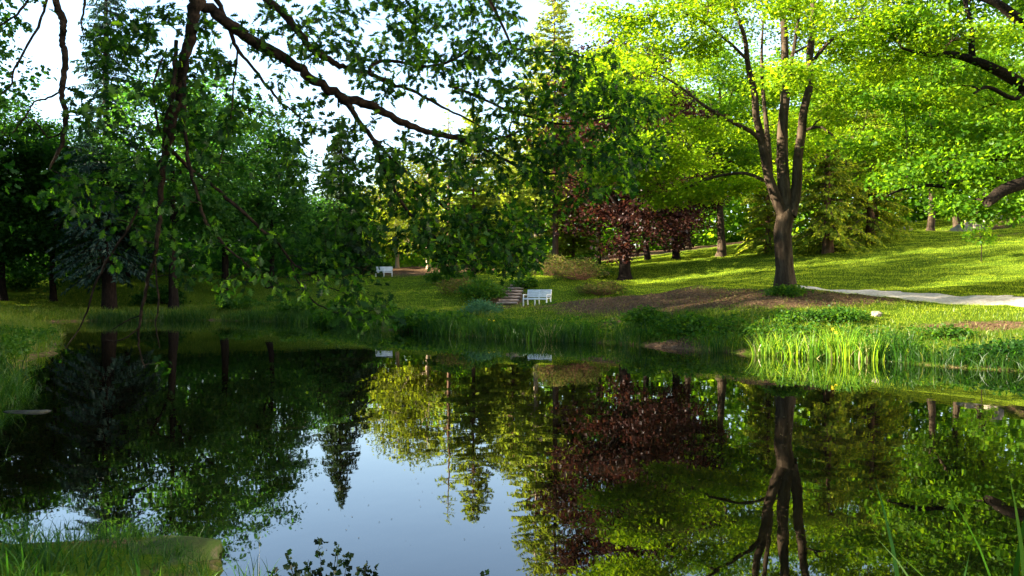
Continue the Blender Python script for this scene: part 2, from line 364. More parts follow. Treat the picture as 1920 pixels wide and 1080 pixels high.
def path_dist(x, y):
    d = np.full(len(x), 1e9)
    for c, ww in zip(pcs[::2], pws[::2]): d = np.minimum(d, np.hypot(x - c[0], y - c[1]) - ww)
    return d

# ------------------------------------------------------------------ leaves, blades
def tmpl_kite(wd=.3, fold=.12):
    V = np.array([(0, 0, 0), (.42, wd, fold), (1, 0, -.06), (.42, -wd, fold)]); return V, [np.array([[0, 1, 2], [0, 2, 3]])]
def tmpl_broad():
    V = np.array([(0, 0, 0), (.22, .42, .10), (.5, .22, .04), (.62, .40, .08), (1, 0, -.08), (.62, -.40, .08), (.5, -.22, .04), (.22, -.42, .10)])
    return V, [np.array([[0, 2, 1], [2, 4, 3], [0, 6, 2], [0, 7, 6], [6, 5, 4], [2, 6, 4]])]
def tmpl_oak():
    t = np.array([0, .12, .24, .33, .47, .57, .69, .79, .90, 1.0]); wd = np.array([.015, .05, .25, .10, .42, .13, .36, .10, .15, 0])
    sw = np.array([0, 0, .04, 0, .07, 0, .07, 0, .03, 0])
    rib = np.stack([t, 0 * t, -.10 * t * t], -1); up = np.stack([t + sw, wd, .18 * wd - .10 * t * t], -1); dn = up * [1, -1, 1]
    V = np.vstack([rib, up, dn]); n = 10; q = []
    for i in range(n - 1): q += [[i, i + 1, n + i + 1, n + i], [i, 2 * n + i, 2 * n + i + 1, i + 1]]
    return V, [np.array(q)]
KITE, NARROW, BROAD, OAK = tmpl_kite(), tmpl_kite(.16, .05), tmpl_broad(), tmpl_oak()
def norm(a): return a / (np.linalg.norm(a, axis=-1, keepdims=True) + 1e-9)
def leaves_mesh(name, tm, pos, ax, nrm, size):
    V0, F0 = tm; N = len(pos); m = len(V0)
    ax = norm(ax); y = norm(np.cross(nrm, ax)); z = np.cross(ax, y)
    sz = np.broadcast_to(np.asarray(size, float), (N,))[:, None, None]
    V = pos[:, None] + sz * (V0[None, :, 0:1] * ax[:, None] + V0[None, :, 1:2] * y[:, None] + V0[None, :, 2:3] * z[:, None])
    o = (np.arange(N) * m)[:, None, None]
    return mesh_np(name, V.reshape(-1, 3), [(f[None] + o).reshape(-1, f.shape[1]) for f in F0])
def cluster_leaves(r, cen, per, sh, sv_, size, droop=.25, flat=.8, jitter=.5):
    """leaves round cluster centres: flat horizontal sprays"""
    c = np.repeat(cen, per, axis=0); N = len(c)
    off = r.normal(0, 1, (N, 3)) * [sh, sh, sv_]
    ax = r.normal(0, 1, (N, 3)); ax[:, 2] = ax[:, 2] * .4 - droop; ax += norm(off) * .6
    nr_ = r.normal(0, 1, (N, 3)) * (1.05 - flat); nr_[:, 2] += flat
    return c + off, ax, nr_, size * r.uniform(1 - jitter, 1 + jitter, N)
def blades_mesh(name, pos, h, wd, lean, r, nseg=2, curve=2.0):
    N = len(pos); h = np.broadcast_to(h, (N,)); wd = np.broadcast_to(wd, (N,))
    a = r.uniform(0, 2 * pi, N); side = np.stack([np.cos(a), np.sin(a), 0 * a], -1)
    L = np.hstack([lean, np.zeros((N, 1))])
    ll = np.linalg.norm(lean, axis=1)
    V = []
    for k in range(nseg + 1):
        t = k / nseg
        c = pos + L * (h * t ** curve)[:, None]; c[:, 2] += h * t * (1 - .30 * np.minimum(ll, 1.4) * t ** 1.5)
        ww = wd * (1 - t ** 1.8) * (.8 + .6 * t)
        if k < nseg: V += [c - side * ww[:, None], c + side * ww[:, None]]
        else: V += [c]
    V = np.stack(V, 1); m = V.shape[1]; o = (np.arange(N) * m)[:, None]
    fs = []
    if nseg > 1:
        q = np.array([[2 * k, 2 * k + 1, 2 * k + 3, 2 * k + 2] for k in range(nseg - 1)])
        fs.append((q[None] + o[..., None]).reshape(-1, 4))
    tq = np.array([[2 * nseg - 2, 2 * nseg - 1, 2 * nseg]]); fs.append((tq[None] + o[..., None]).reshape(-1, 3))
    return mesh_np(name, V.reshape(-1, 3), fs)

# ------------------------------------------------------------------ tree builders (local coordinates, base at origin)
def curve3(a, b, sag, n, r, j=.03):
    t = np.linspace(0, 1, n)[:, None]; L = np.linalg.norm(b - a)
    p = a + (b - a) * t; p[:, 2] += (sag * L * np.sin(pi * t))[:, 0]
    p[1:-1] += r.normal(0, j * L, (n - 2, 3)); return p
def broadleaf(seed, stems, lobes, per_lobe, per_cl, leaf, leaf_size, sh=.42, svv=.16, flat=.75, droop=.25, limb_k=.018, twigs=True, sides=8):
    """stems: list of (pts, radii); lobes: array (n,6): centre + radii"""
    r = np.random.default_rng(seed); wd = MB(); nodes = []; rad = []
    for pts, rr in stems:
        pts = np.asarray(pts, float); rr = np.asarray(rr, float)
        tt = np.linspace(0, len(pts) - 1, len(pts) * 4 - 3); pp = np.stack([np.interp(tt, np.arange(len(pts)), pts[:, k]) for k in range(3)], -1)
        for _ in range(2): pp[1:-1] = (pp[:-2] + 2 * pp[1:-1] + pp[2:]) / 4
        wg = r.normal(0, 1, (len(pp), 3)); wg[:9] = 0
        for _ in range(3): wg[1:-1] = (wg[:-2] + wg[1:-1] + wg[2:]) / 3
        pp = pp + wg * [.14, .14, 0]
        r2 = np.interp(tt, np.arange(len(rr)), rr)
        wd.tube(pp, r2, 10 if r2[0] > .15 else sides); nodes.append(pp); rad.append(r2)
    nodes = np.vstack(nodes); rad = np.concatenate(rad)
    lobes = np.asarray(lobes, float); cen = []
    dmin = np.linalg.norm(lobes[:, None, :3] - nodes[None], axis=-1).min(1)
    for i in np.argsort(dmin):
        c = lobes[i, :3]; rd = lobes[i, 3:]
        dv = c - nodes; dist = np.linalg.norm(dv, axis=1)
        cost = dist + np.maximum(0, nodes[:, 2] - c[2] + .25 * np.hypot(dv[:, 0], dv[:, 1])) * 1.3
        k = int(np.argmin(cost)); L = dist[k]
        if L > .3:
            nn = max(4, int(L / .7)); p = curve3(nodes[k], c, .10, nn, r, .025)
            r0 = min(rad[k] * .75, .03 + limb_k * L); rr = np.linspace(r0, max(.012, r0 * .35), nn)
            wd.tube(p, rr, 5, False); nodes = np.vstack([nodes, p[1:]]); rad = np.concatenate([rad, rr[1:]])
        u = norm(r.normal(0, 1, (per_lobe, 3))) * (r.uniform(.25, 1, (per_lobe, 1)) ** .5); e = c + u * rd
        cen.append(e)
        if twigs:
            for q in e[::2]:
                wd.tube(curve3(c, q, .06, 4, r, .03), [.018, .014, .01, .006], 3, False)
    cen = np.vstack(cen)
    lm = leaves_mesh('crown', leaf, *cluster_leaves(r, cen, per_cl, sh, svv, leaf_size, droop, flat))
    return wd.mesh('trunk', True), lm
def lobes_in(seed, c, R, n, lr, zmin=None, flatz=.6, shell=.35):
    r = np.random.default_rng(seed); out = []
    tries = 0
    while len(out) < n and tries < n * 60:
        tries += 1
        u = r.normal(0, 1, 3); u /= np.linalg.norm(u); u *= r.uniform(shell, 1) ** .6
        p = np.array(c) + u * np.array(R)
        if zmin is not None and p[2] < zmin: continue
        s = lr * r.uniform(.7, 1.3)
        if any(np.linalg.norm(p - o[:3]) < .55 * (s + o[3]) for o in out): 
            if tries < n * 40: continue
        out.append(np.array([*p, s, s, s * flatz]))
    return np.array(out)
def simple_stem(seed, H, r0, bend=.04, fork=True, first=.35, flare=1.5):
    r = np.random.default_rng(seed); n = 8
    z = np.linspace(0, H, n); x = np.cumsum(r.normal(0, bend * H / n, n)); y = np.cumsum(r.normal(0, bend * H / n, n)); x -= x[0]; y -= y[0]
    pts = np.stack([x, y, z], -1); rr = r0 * (1 - .85 * (z / H) ** .8)
    pts = np.vstack([[0, 0, -.4], [0, 0, 0], [pts[1] * .12], pts[1:]]); rr = np.concatenate([[r0 * flare * 1.1, r0 * flare, r0 * 1.08], rr[1:]])
    st = [(pts, rr)]
    if fork:
        for k in range(3):
            i = 4 + k; a = r.uniform(0, 2 * pi); L = H * r.uniform(.25, .4)
            d = np.array([cos(a) * .7, sin(a) * .7, .8]); p0 = pts[min(i, len(pts) - 2)]
            q = np.array([p0, p0 + d * L * .4 + [0, 0, .05 * L], p0 + d * L]); ri = rr[min(i, len(rr) - 2)]
            st.append((q, np.array([ri * .75, ri * .5, ri * .22])))
    return st
def conifer(seed, H, R, zb, r0, leaf, ls, whorl=.55, nbr=7, droop=.35, dens=9, up=.12, hang=.6, side=.55, prof=.85, lwid=1.0, sparse=0.0, tipw=.03):
    r = np.random.default_rng(seed); wd = MB()
    n = 9; z = np.linspace(0, H, n); px = np.cumsum(r.normal(0, .012 * H / n, n)); py = np.cumsum(r.normal(0, .012 * H / n, n)); px -= px[0]; py -= py[0]
    rr = r0 * (1 - .96 * z / H)
    wd.tube(np.vstack([[0, 0, -.4], np.stack([px, py, z], -1)]), np.concatenate([[r0 * 1.35], [r0 * 1.25], rr[1:]]), 9)
    pos = []; ax = []; nn = []; sz = []
    zz = zb
    while zz < H - .1:
        f = (zz - zb) / (H - zb)
        for b in range(nbr):
            if r.uniform() < sparse: continue
            L = R * max(tipw, (1 - f) ** prof) * r.uniform(.65, 1.12) * (1 if f > .12 else .7 + 2.5 * f)
            a = r.uniform(0, 2 * pi); d = np.array([cos(a), sin(a), 0]); z0 = zz + r.uniform(-.5, .5) * whorl
            t = np.linspace(0, 1, 6)
            bx = np.interp(z0, z, px); by = np.interp(z0, z, py)
            dr = droop * (1 - .75 * f)
            p = np.array([bx, by, z0]) + d * (L * t)[:, None]; p[:, 2] += L * (up + .5 * f * .6) * t - L * dr * t ** 2 + L * .12 * np.clip(t - .75, 0, 1)
            if L > .5: wd.tube(p, np.linspace(.012 + .011 * L, .006, 6), 4, False)
            m = max(3, int(L * dens)); s = r.uniform(.12, 1.0, m) ** .8
            q = np.stack([np.interp(s, t, p[:, k]) for k in range(3)], -1)
            lat = np.cross(d, [0, 0, 1]) * r.choice([-1, 1], m)[:, None]
            q = q + lat * (r.uniform(0, .20, m) * L * (1.1 - s))[:, None]
            A = d * .6 + lat * side * r.uniform(.5, 1.5, m)[:, None] + r.normal(0, .18, (m, 3)); A[:, 2] -= hang * r.uniform(.4, 1.3, m)
            N_ = r.normal(0, .5, (m, 3)); N_[:, 2] += .7
            pos.append(q); ax.append(A); nn.append(N_); sz.append(ls * r.uniform(.6, 1.25, m) * (1 - .35 * f))
        zz += whorl * (1 - .45 * f)
    # leader
    m = 14; q = np.stack([np.full(m, px[-1]), np.full(m, py[-1]), H - r.uniform(0, .9, m)], -1)
    A = r.normal(0, .6, (m, 3)); A[:, 2] += .3
    pos.append(q); ax.append(A); nn.append(r.normal(0, 1, (m, 3))); sz.append(np.full(m, ls * .6))
    return wd.mesh('trunk', True), leaves_mesh('crown', leaf, np.vstack(pos), np.vstack(ax), np.vstack(nn), np.concatenate(sz) * lwid)
def plant(name, meshes, mats, loc, label, cat, group=None, rz=0.0, scale=1.0):
    t = thing(name, loc, label, cat, group, rz, scale)
    link(meshes[0], 'trunk', mats[0], t); link(meshes[1], 'crown', mats[1], t)
    return t
def at(px, D, sink=0.0):
    x = (px - 960.0) / F * D; return (x, D, Zp(x, D) - sink)
#@@TREES
# ------------------------------------------------------------------ the big maple on the lawn edge
MB_ = at(1472, 36)
mb = np.array(MB_)
def ml(px, py, dy=0.0): return P(px, py, 36 + dy) - mb
maple_stems = [
  (np.array([[0, 0, -.5], [0, 0, 0], ml(1472, 505), ml(1473, 450), ml(1476, 410, .0), ml(1474, 385, .05), ml(1470, 355, .15), ml(1472, 310, .3), ml(1470, 230, .6), ml(1468, 150, .8), ml(1466, 60, 1.0), ml(1462, -60, 1.2), ml(1455, -190, 1.2)]),
   [.60, .50, .37, .36, .37, .33, .26, .25, .21, .18, .14, .10, .05]),
  (np.array([ml(1470, 405), ml(1456, 375), ml(1446, 340, -.1), ml(1436, 290, -.4), ml(1425, 240, -.7), ml(1412, 180, -.9), ml(1400, 110, -1.2), ml(1384, 50, -1.5), ml(1368, -20, -1.8), ml(1350, -120, -2)]),
   [.26, .24, .21, .19, .16, .14, .11, .08, .06, .03]),
  (np.array([ml(1482, 405), ml(1492, 365, .2), ml(1499, 310, .1), ml(1506, 240, -.2), ml(1515, 170, -.4), ml(1522, 90, -.5), ml(1528, 0, -.6), ml(1530, -120, -.6)]),
   [.27, .24, .21, .19, .16, .15, .12, .05]),
  (np.array([ml(1444, 320, -.2), ml(1441, 270, -.1), ml(1434, 200, .4), ml(1428, 120, .8), ml(1432, 40, 1.2)]), [.13, .12, .09, .07, .04]),
  (np.array([ml(1431, 275, -.5), ml(1420, 255, -.7), ml(1400, 240, -1), ml(1340, 214, -1.6), ml(1285, 172, -2.2), ml(1235, 135, -2.6)]), [.10, .10, .09, .07, .05, .025]),
  (np.array([ml(1446, 345, -.2), ml(1400, 322, .8), ml(1340, 330, 1.8), ml(1270, 358, 2.2), ml(1200, 375, 2.4)]), [.08, .07, .06, .045, .02]),
  (np.array([ml(1505, 245, -.2), ml(1540, 235, -.8), ml(1570, 262, -1.2), ml(1600, 310, -1.6)]), [.07, .06, .045, .02]),
  (np.array([ml(1520, 120, -.4), ml(1560, 70, -1), ml(1620, 45, -1.6), ml(1700, 60, -2)]), [.09, .07, .05, .03]),
  (np.array([ml(1400, 110, -1.2), ml(1370, 80, -1.6), ml(1330, 50, -2.2), ml(1280, 20, -2.6)]), [.07, .06, .045, .03]),
  (np.array([ml(1470, 180, .7), ml(1488, 100, 1.4), ml(1500, 20, 2), ml(1510, -80, 2.4)]), [.10, .08, .06, .03]),
]
L = lobes_in(21, (-.2, 0, 10.2), (8.2, 7.6, 7.6), 96, 1.45, 3.1, .42, .3)
# keep the stems in view: thin out lobes right in front of them low down, keep the lower edge rising to the right
def keep_maple(l):
    x, y, z = l[:3]
    px = 960 + (x + mb[0]) / (y + mb[1]) * F; py = HZ - (z + mb[2] - CZ) / (y + mb[1]) * F
    if y < .8 and 1415 < px < 1545 and py > 150: return False
    if 1330 < px < 1700 and py > 330: return False
    if px > 1700 and py > 300: return False
    if y < -.3 and z < 1.7 + .344 * (9.0 - x): return False
    return True
L = np.array([l for l in L if keep_maple(l)])
Lx = np.array([[*ml(px, py, dy), s, s, s * .4] for px, py, dy, s in [(1150, 280, 1.0, 1.2), (1190, 335, 1.6, 1.0), (1250, 372, 2, .9), (1130, 130, -2, 1.3), (1140, 40, -1, 1.4), (1320, 365, 2.4, .9), (1260, 300, 1.5, 1.1),
      (1300, 240, -1, 1.2), (1200, 200, -2, 1.3), (1385, 350, 2.5, .8), (1220, 90, -2, 1.3), (1130, 330, 2, .9), (1200, 260, .6, 1.0)]])
L = np.vstack([L, Lx])
mm = broadleaf(5, maple_stems, L, 16, 74, BROAD, .122, .42, .12, .72, .28, .012)
plant('maple_tree', mm, (M['bark'], M['leaf_maple']), MB_, 'big multi-stemmed maple with bright yellow-green crown at the lawn edge beside the path', 'tree')

# ------------------------------------------------------------------ broadleaf stock and trees
def stock_broad(seed, H, r0, Rw, zlo, n, lr, per_l, per_c, ls, flat=.6, bend=.04):
    st = simple_stem(seed, H * .9, r0, bend)
    lb = lobes_in(seed + 50, (0, 0, (H + zlo) / 2), (Rw, Rw, (H - zlo) / 2), n, lr, zlo * .8, .65, .3)
    return broadleaf(seed, st, lb, per_l, per_c, BROAD, ls, .5, .22, flat, .25)
SA = stock_broad(101, 18, .34, 5.2, 4.0, 50, 1.7, 12, 34, .225)
SB = stock_broad(102, 16, .30, 4.6, 2.2, 50, 1.6, 12, 34, .22)
SC = stock_broad(103, 11, .22, 4.0, 1.2, 38, 1.4, 11, 30, .21)
SD = stock_broad(104, 22, .45, 6.5, 5.5, 58, 2.0, 12, 36, .25)
def broad(meshes, mats, px, D, rz, s, label, group=None):
    return plant('broadleaf_tree', meshes, mats, at(px, D, .05), label, 'tree', group, rz, s)
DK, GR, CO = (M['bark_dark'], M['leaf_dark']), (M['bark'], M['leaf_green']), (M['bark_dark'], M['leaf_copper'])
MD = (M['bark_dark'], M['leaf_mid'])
PL = (M['bark_pale'], M['leaf_olive'])
def recolor(ms, seed): return ms
class Stock:                                # mesh pair with its materials; data shared by copies
    def __init__(s, ms): s.ms = ms; s.by = {}
    def get(s, mats):
        k = (mats[0].name, mats[1].name)
        if k not in s.by: s.by[k] = (s.ms[0] if not s.by else s.ms[0].copy(), s.ms[1] if not s.by else s.ms[1].copy())
        if len(s.by) > 1 and s.by[k][0].materials: pass
        return s.by[k]
SE = stock_broad(105, 17.5, .42, 5.4, 1.6, 74, 1.5, 12, 38, .21)
kA, kB, kC, kD, kE = Stock(SA), Stock(SB), Stock(SC), Stock(SD), Stock(SE)
def B(k, mats, px, D, rz, s, label, group=None):
    a, b = k.get(mats)
    for me, mt in ((a, mats[0]), (b, mats[1])):
        me.materials.clear(); me.materials.append(mt)
    return broad((a, b), mats, px, D, rz, s, label, group)
GL = 'dark trees along the left bank'
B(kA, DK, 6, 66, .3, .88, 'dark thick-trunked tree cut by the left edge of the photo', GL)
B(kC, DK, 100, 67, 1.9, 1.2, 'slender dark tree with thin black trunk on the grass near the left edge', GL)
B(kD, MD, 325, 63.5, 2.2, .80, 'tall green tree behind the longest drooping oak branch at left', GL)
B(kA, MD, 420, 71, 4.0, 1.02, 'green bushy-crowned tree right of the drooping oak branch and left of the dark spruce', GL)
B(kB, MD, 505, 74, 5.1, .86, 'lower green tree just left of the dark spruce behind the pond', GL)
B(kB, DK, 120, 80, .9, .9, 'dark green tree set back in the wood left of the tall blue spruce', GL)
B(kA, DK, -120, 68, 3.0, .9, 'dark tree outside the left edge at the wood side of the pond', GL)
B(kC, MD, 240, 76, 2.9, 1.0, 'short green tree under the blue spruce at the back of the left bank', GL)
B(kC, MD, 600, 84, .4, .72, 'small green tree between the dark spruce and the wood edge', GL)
GF = 'trees at the back of the glade'
B(kC, PL, 803, 96, 1.0, 1.15, 'pale-trunked tree in the sunlit clearing right of the far white bench', GF)
B(kC, PL, 745, 101, 3.1, 1.1, 'light green tree behind the far white bench', GF)
B(kB, PL, 960, 98, 2.0, .9, 'light green tree at the back between the two slim larches', GF)
# copper beeches
B(kE, CO, 1172, 62, .6, 1.0, 'copper beech with dark red leaves and thick dark trunk left of the maple', None)['category'] = 'copper beech'
B(kE, CO, 1268, 72, 2.6, .75, 'smaller copper beech with brown trunk at the lawn top, left of the maple', None)['category'] = 'copper beech'
GRR = 'green trees behind the lawn'
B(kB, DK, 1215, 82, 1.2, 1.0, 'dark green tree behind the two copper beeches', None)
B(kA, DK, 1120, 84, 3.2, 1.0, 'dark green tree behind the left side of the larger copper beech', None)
B(kD, GR, 1352, 70, 1.2, .80, 'green tree with flared sunlit trunk foot just left of the maple trunk', GRR)
B(kA, GR, 1745, 77, 2.5, .95, 'green tree with slim straight trunk at the lawn top right of the yews', GRR)
B(kB, GR, 1795, 79, .5, 1.0, 'green tree beside the pale boulders at the top of the lawn', GRR)
B(kD, GR, 1838, 80, 5.3, .85, 'green tree with wide trunk foot standing among the pale boulders', GRR)
B(kD, GR, 1640, 92, 3.3, .95, 'tall green tree at the back above the yew thicket', GRR)
B(kA, GR, 1455, 90, 4.1, 1.1, 'green tree at the back directly behind the maple trunk', GRR)
B(kD, GR, 1290, 96, 2.1, .85, 'green tree far back behind the smaller copper beech', GRR)
B(kA, GR, 1960, 86, 1.4, 1.2, 'green tree at the back by the right edge of the photo', GRR)
B(kB, GR, 1560, 84, 5.9, 1.1, 'green tree at the back just right of the maple trunk', GRR)
B(kD, GR, 2120, 66, 5.0, .9, 'green tree outside the right edge on the upper lawn', GRR)
# unseen trees added left of the frame to shade the pond, banks and lawn
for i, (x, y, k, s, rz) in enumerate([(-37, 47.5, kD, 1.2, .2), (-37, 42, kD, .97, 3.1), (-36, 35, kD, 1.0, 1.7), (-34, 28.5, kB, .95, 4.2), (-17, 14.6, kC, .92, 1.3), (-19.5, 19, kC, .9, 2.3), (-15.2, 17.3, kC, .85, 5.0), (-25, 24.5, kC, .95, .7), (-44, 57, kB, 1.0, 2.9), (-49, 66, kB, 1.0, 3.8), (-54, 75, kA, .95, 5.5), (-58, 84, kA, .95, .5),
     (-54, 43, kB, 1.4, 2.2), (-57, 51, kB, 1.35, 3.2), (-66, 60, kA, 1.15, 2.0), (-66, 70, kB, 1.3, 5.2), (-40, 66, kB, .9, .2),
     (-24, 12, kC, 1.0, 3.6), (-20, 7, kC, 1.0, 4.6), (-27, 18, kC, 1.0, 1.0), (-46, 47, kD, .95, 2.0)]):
    t = B(k, DK, 0, 60, rz, s, 'unseen dark tree added beyond the left edge to block sun', 'wood beyond the left edge'); t.location = (x, y, Zp(x, y) - .05)

# ------------------------------------------------------------------ conifers
def con(name, ms, mats, px, D, label, cat, rz=0, s=1.0, group=None):
    return plant(name, ms, mats, at(px, D, .05), label, cat, group, rz, s)
BS = conifer(301, 29, 4.4, 3.0, .46, NARROW, .45, .55, 8, .55, 20, .05, .9, .75)
con('spruce_tree', BS, (M['bark_dark'], M['needle_blue']), 205, 62.5, 'tall dark blue-green spruce rising out of the frame at the upper left', 'spruce')
DS = conifer(302, 16.2, 4.7, .6, .34, NARROW, .62, .42, 8, .50, 15, .05, 1.0, .85)
con('spruce_tree', DS, (M['bark_dark'], M['needle_dark']), 640, 86, 'broad cone-shaped dark spruce left of the glade behind the far white bench', 'spruce')
SS = conifer(303, 16.5, 3.0, 5.0, .22, NARROW, .40, .85, 5, .30, 16, .10, .55, .7, prof=.75)
con('spruce_tree', SS, (M['bark_red'], M['needle_larch']), 842, 80, 'thin spruce with separate drooping arms at the left of the slim larches', 'spruce')
L1 = conifer(304, 15.0, 3.1, 2.6, .20, KITE, .34, .42, 8, .15, 24, .02, .5, .8, prof=.45, sparse=.05)
con('larch_tree', L1, (M['bark_red'], M['needle_larch']), 888, 75, 'slim yellow-green larch with pale bare trunk behind the log steps', 'larch')
L2 = conifer(305, 20.0, 2.9, 3.0, .20, KITE, .34, .45, 8, .15, 22, .02, .5, .8, prof=.4, sparse=.1)
con('larch_tree', L2, (M['bark_pale'], M['needle_larch']), 1005, 71, 'tall narrow yellow-green larch directly behind the white bench', 'larch')
L3 = conifer(306, 22.5, 3.0, 4.0, .25, KITE, .36, .5, 8, .2, 20, .03, .5, .8, prof=.45, sparse=.15)
con('larch_tree', L3, (M['bark_red'], M['needle_larch']), 1041, 65, 'tallest larch with straight brown trunk behind and right of the white bench', 'larch', 1.0)
L4 = conifer(307, 10.5, 3.2, .8, .16, KITE, .34, .40, 9, .25, 22, .02, .7, .8, prof=.6, sparse=.05)
con('larch_tree', L4, (M['bark_red'], M['needle_larch']), 962, 78, 'short bushy yellow-green larch between the two slim ones', 'larch')
t = con('larch_tree', L4, (M['bark_red'], M['needle_larch']), 1075, 74, 'short larch with drooping foliage left of the copper beech', 'larch', 2.2, .95)
con('larch_tree', L4, (M['bark_red'], M['needle_larch']), 915, 86, 'short larch deep in the glade left of the log steps', 'larch', 4.0, .9)
# yew-like thicket trees on the lawn edge
YW = conifer(308, 11.5, 3.9, .3, .38, KITE, .36, .42, 9, .55, 22, .08, 1.1, .9, prof=.5, lwid=1.0, sparse=.25)
con('yew_tree', YW, (M['bark_red'], M['needle_yew']), 1552, 63, 'golden-green yew with hanging branches just right of the maple trunk', 'yew')
con('yew_tree', YW, (M['bark_red'], M['needle_yew']), 1632, 66, 'golden-green yew at the right end of the thicket on the lawn', 'yew', 2.0, .95)
con('yew_tree', YW, (M['bark_red'], M['needle_yew']), 1440, 68, 'golden-green yew at the left end of the thicket, partly hidden by the maple trunk', 'yew', 4.2, .7)

# ------------------------------------------------------------------ right oak, trunk outside the frame
OB = (25.6, 33.5, Zp(25.6, 33.5) - .05); ob = np.array(OB)
def ol(px, py, D): return P(px, py, D) - ob
oak_st = [
  (np.array([[0, 0, -.5], [0, 0, 0], [0, 0, .8], [-.1, 0, 3.2], ol(2175, 330, 33.3), ol(2150, 200, 33), ol(2100, 60, 32.5), ol(2060, -120, 32.3), ol(2040, -280, 32.3)]), [.85, .72, .6, .55, .52, .44, .34, .24, .1]),
  (np.array([ol(2160, 260, 33.1), ol(2040, 220, 32.4), ol(1930, 168, 31.9), ol(1895, 145, 31.8), ol(1840, 118, 31.6), ol(1790, 98, 31.4), ol(1740, 105, 31.1), ol(1690, 90, 30.8)]), [.34, .30, .24, .21, .17, .13, .08, .04]),
  (np.array([ol(1825, 112, 31.6), ol(1822, 85, 31.6), ol(1826, 55, 31.6), ol(1816, 20, 31.6), ol(1800, -30, 31.6)]), [.13, .11, .10, .08, .05]),
  (np.array([ol(2120, 120, 32.8), ol(2000, 80, 31), ol(1920, 42, 30.4), ol(1880, 12, 30.1), ol(1840, -10, 30)]), [.30, .26, .2, .16, .09]),
  (np.array([ol(2170, 320, 33.2), ol(2060, 330, 30.8), ol(1960, 325, 29.6), ol(1915, 345, 29.2), ol(1880, 362, 29.1), ol(1850, 380, 29.0)]), [.34, .3, .24, .22, .20, .17]),
  (np.array([ol(1985, 240, 32.5), ol(1920, 275, 31.5), ol(1870, 303, 31.2), ol(1840, 325, 31), ol(1790, 352, 30.8), ol(1730, 345, 30.6), ol(1660, 366, 30.2)]), [.18, .15, .12, .10, .085, .06, .03]),
  (np.array([ol(1925, 165, 31.9), ol(1905, 190, 31.6), ol(1850, 158, 31.4), ol(1822, 178, 31.2)]), [.1, .09, .07, .04]),
  (np.array([ol(1863, 307, 31.2), ol(1852, 270, 31), ol(1846, 235, 31)]), [.07, .05, .03]),
]
LO = lobes_in(33, (-1.5, -.5, 9.0), (8.5, 7.0, 6.8), 90, 1.35, 3.0, .5, .3)
LO2 = []
for l in LO:
    x, y, z = l[:3] + ob; px = 960 + x / y * F; py = HZ - (z - CZ) / y * F
    if px < 1590 and py > 120: continue
    if px < 1930 and py > 395: continue
    if (px - 1895) ** 2 + (py - 70) ** 2 < 75 ** 2: continue
    if y < 32 and px < 1930 and rng.uniform() < .8: continue
    LO2.append(l)
LO2 += [[*ol(px, py, D), s, s, s * .5] for px, py, D, s in [(1700, 330, 31, 1.1), (1780, 310, 30.5, 1.1), (1860, 330, 30, 1.0), (1760, 240, 31, 1.2), (1850, 230, 31, 1.2), (1690, 180, 31.5, 1.2), (1640, 260, 32, 1.1), (1900, 290, 30, 1.0), (1740, 40, 31, 1.2), (1660, 60, 32, 1.2), (1800, 380, 30, .6), (1885, 395, 29.6, .6), (1780, 160, 32, 1.2)]]
OKM = broadleaf(77, oak_st, np.array(LO2), 15, 56, BROAD, .14, .42, .16, .6, .3, .013)
plant('oak_tree', OKM, (M['bark_oak'], M['leaf_green']), OB, 'spreading green oak reaching in from the right edge with crooked dark limbs above the path', 'tree')

# ------------------------------------------------------------------ far woodland: masses nobody could count
def far_wood(seed, a, b, hif, ls, D0, D1, m=60, pw=1.4):
    r = np.random.default_rng(seed); cen = []
    for px in np.arange(a, b, 9.0):
        D = r.uniform(D0, D1); x = (px - 960) / F * D; z0 = Zp(x, D); hi = hif(px)
        z = z0 + r.uniform(0, 1, m) ** pw * hi * r.uniform(.6, 1.0)
        cen.append(np.stack([x + r.normal(0, 1.2, m), D + r.normal(0, 2.0, m), z], -1))
    return leaves_mesh('far_woodland', BROAD, *cluster_leaves(r, np.vstack(cen), 9, .8, .45, ls, .2, .45))
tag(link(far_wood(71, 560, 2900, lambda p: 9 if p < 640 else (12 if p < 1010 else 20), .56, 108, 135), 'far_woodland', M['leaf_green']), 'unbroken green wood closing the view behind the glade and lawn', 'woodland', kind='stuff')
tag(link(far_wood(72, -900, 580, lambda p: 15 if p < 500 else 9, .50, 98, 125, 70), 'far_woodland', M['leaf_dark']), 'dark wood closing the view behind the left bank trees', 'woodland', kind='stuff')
tag(link(far_wood(73, -200, 660, lambda p: 2.6, .26, 78, 92, 46, 1.2), 'undergrowth', M['leaf_dark']), 'dark low undergrowth between the left bank trees', 'undergrowth', kind='stuff')
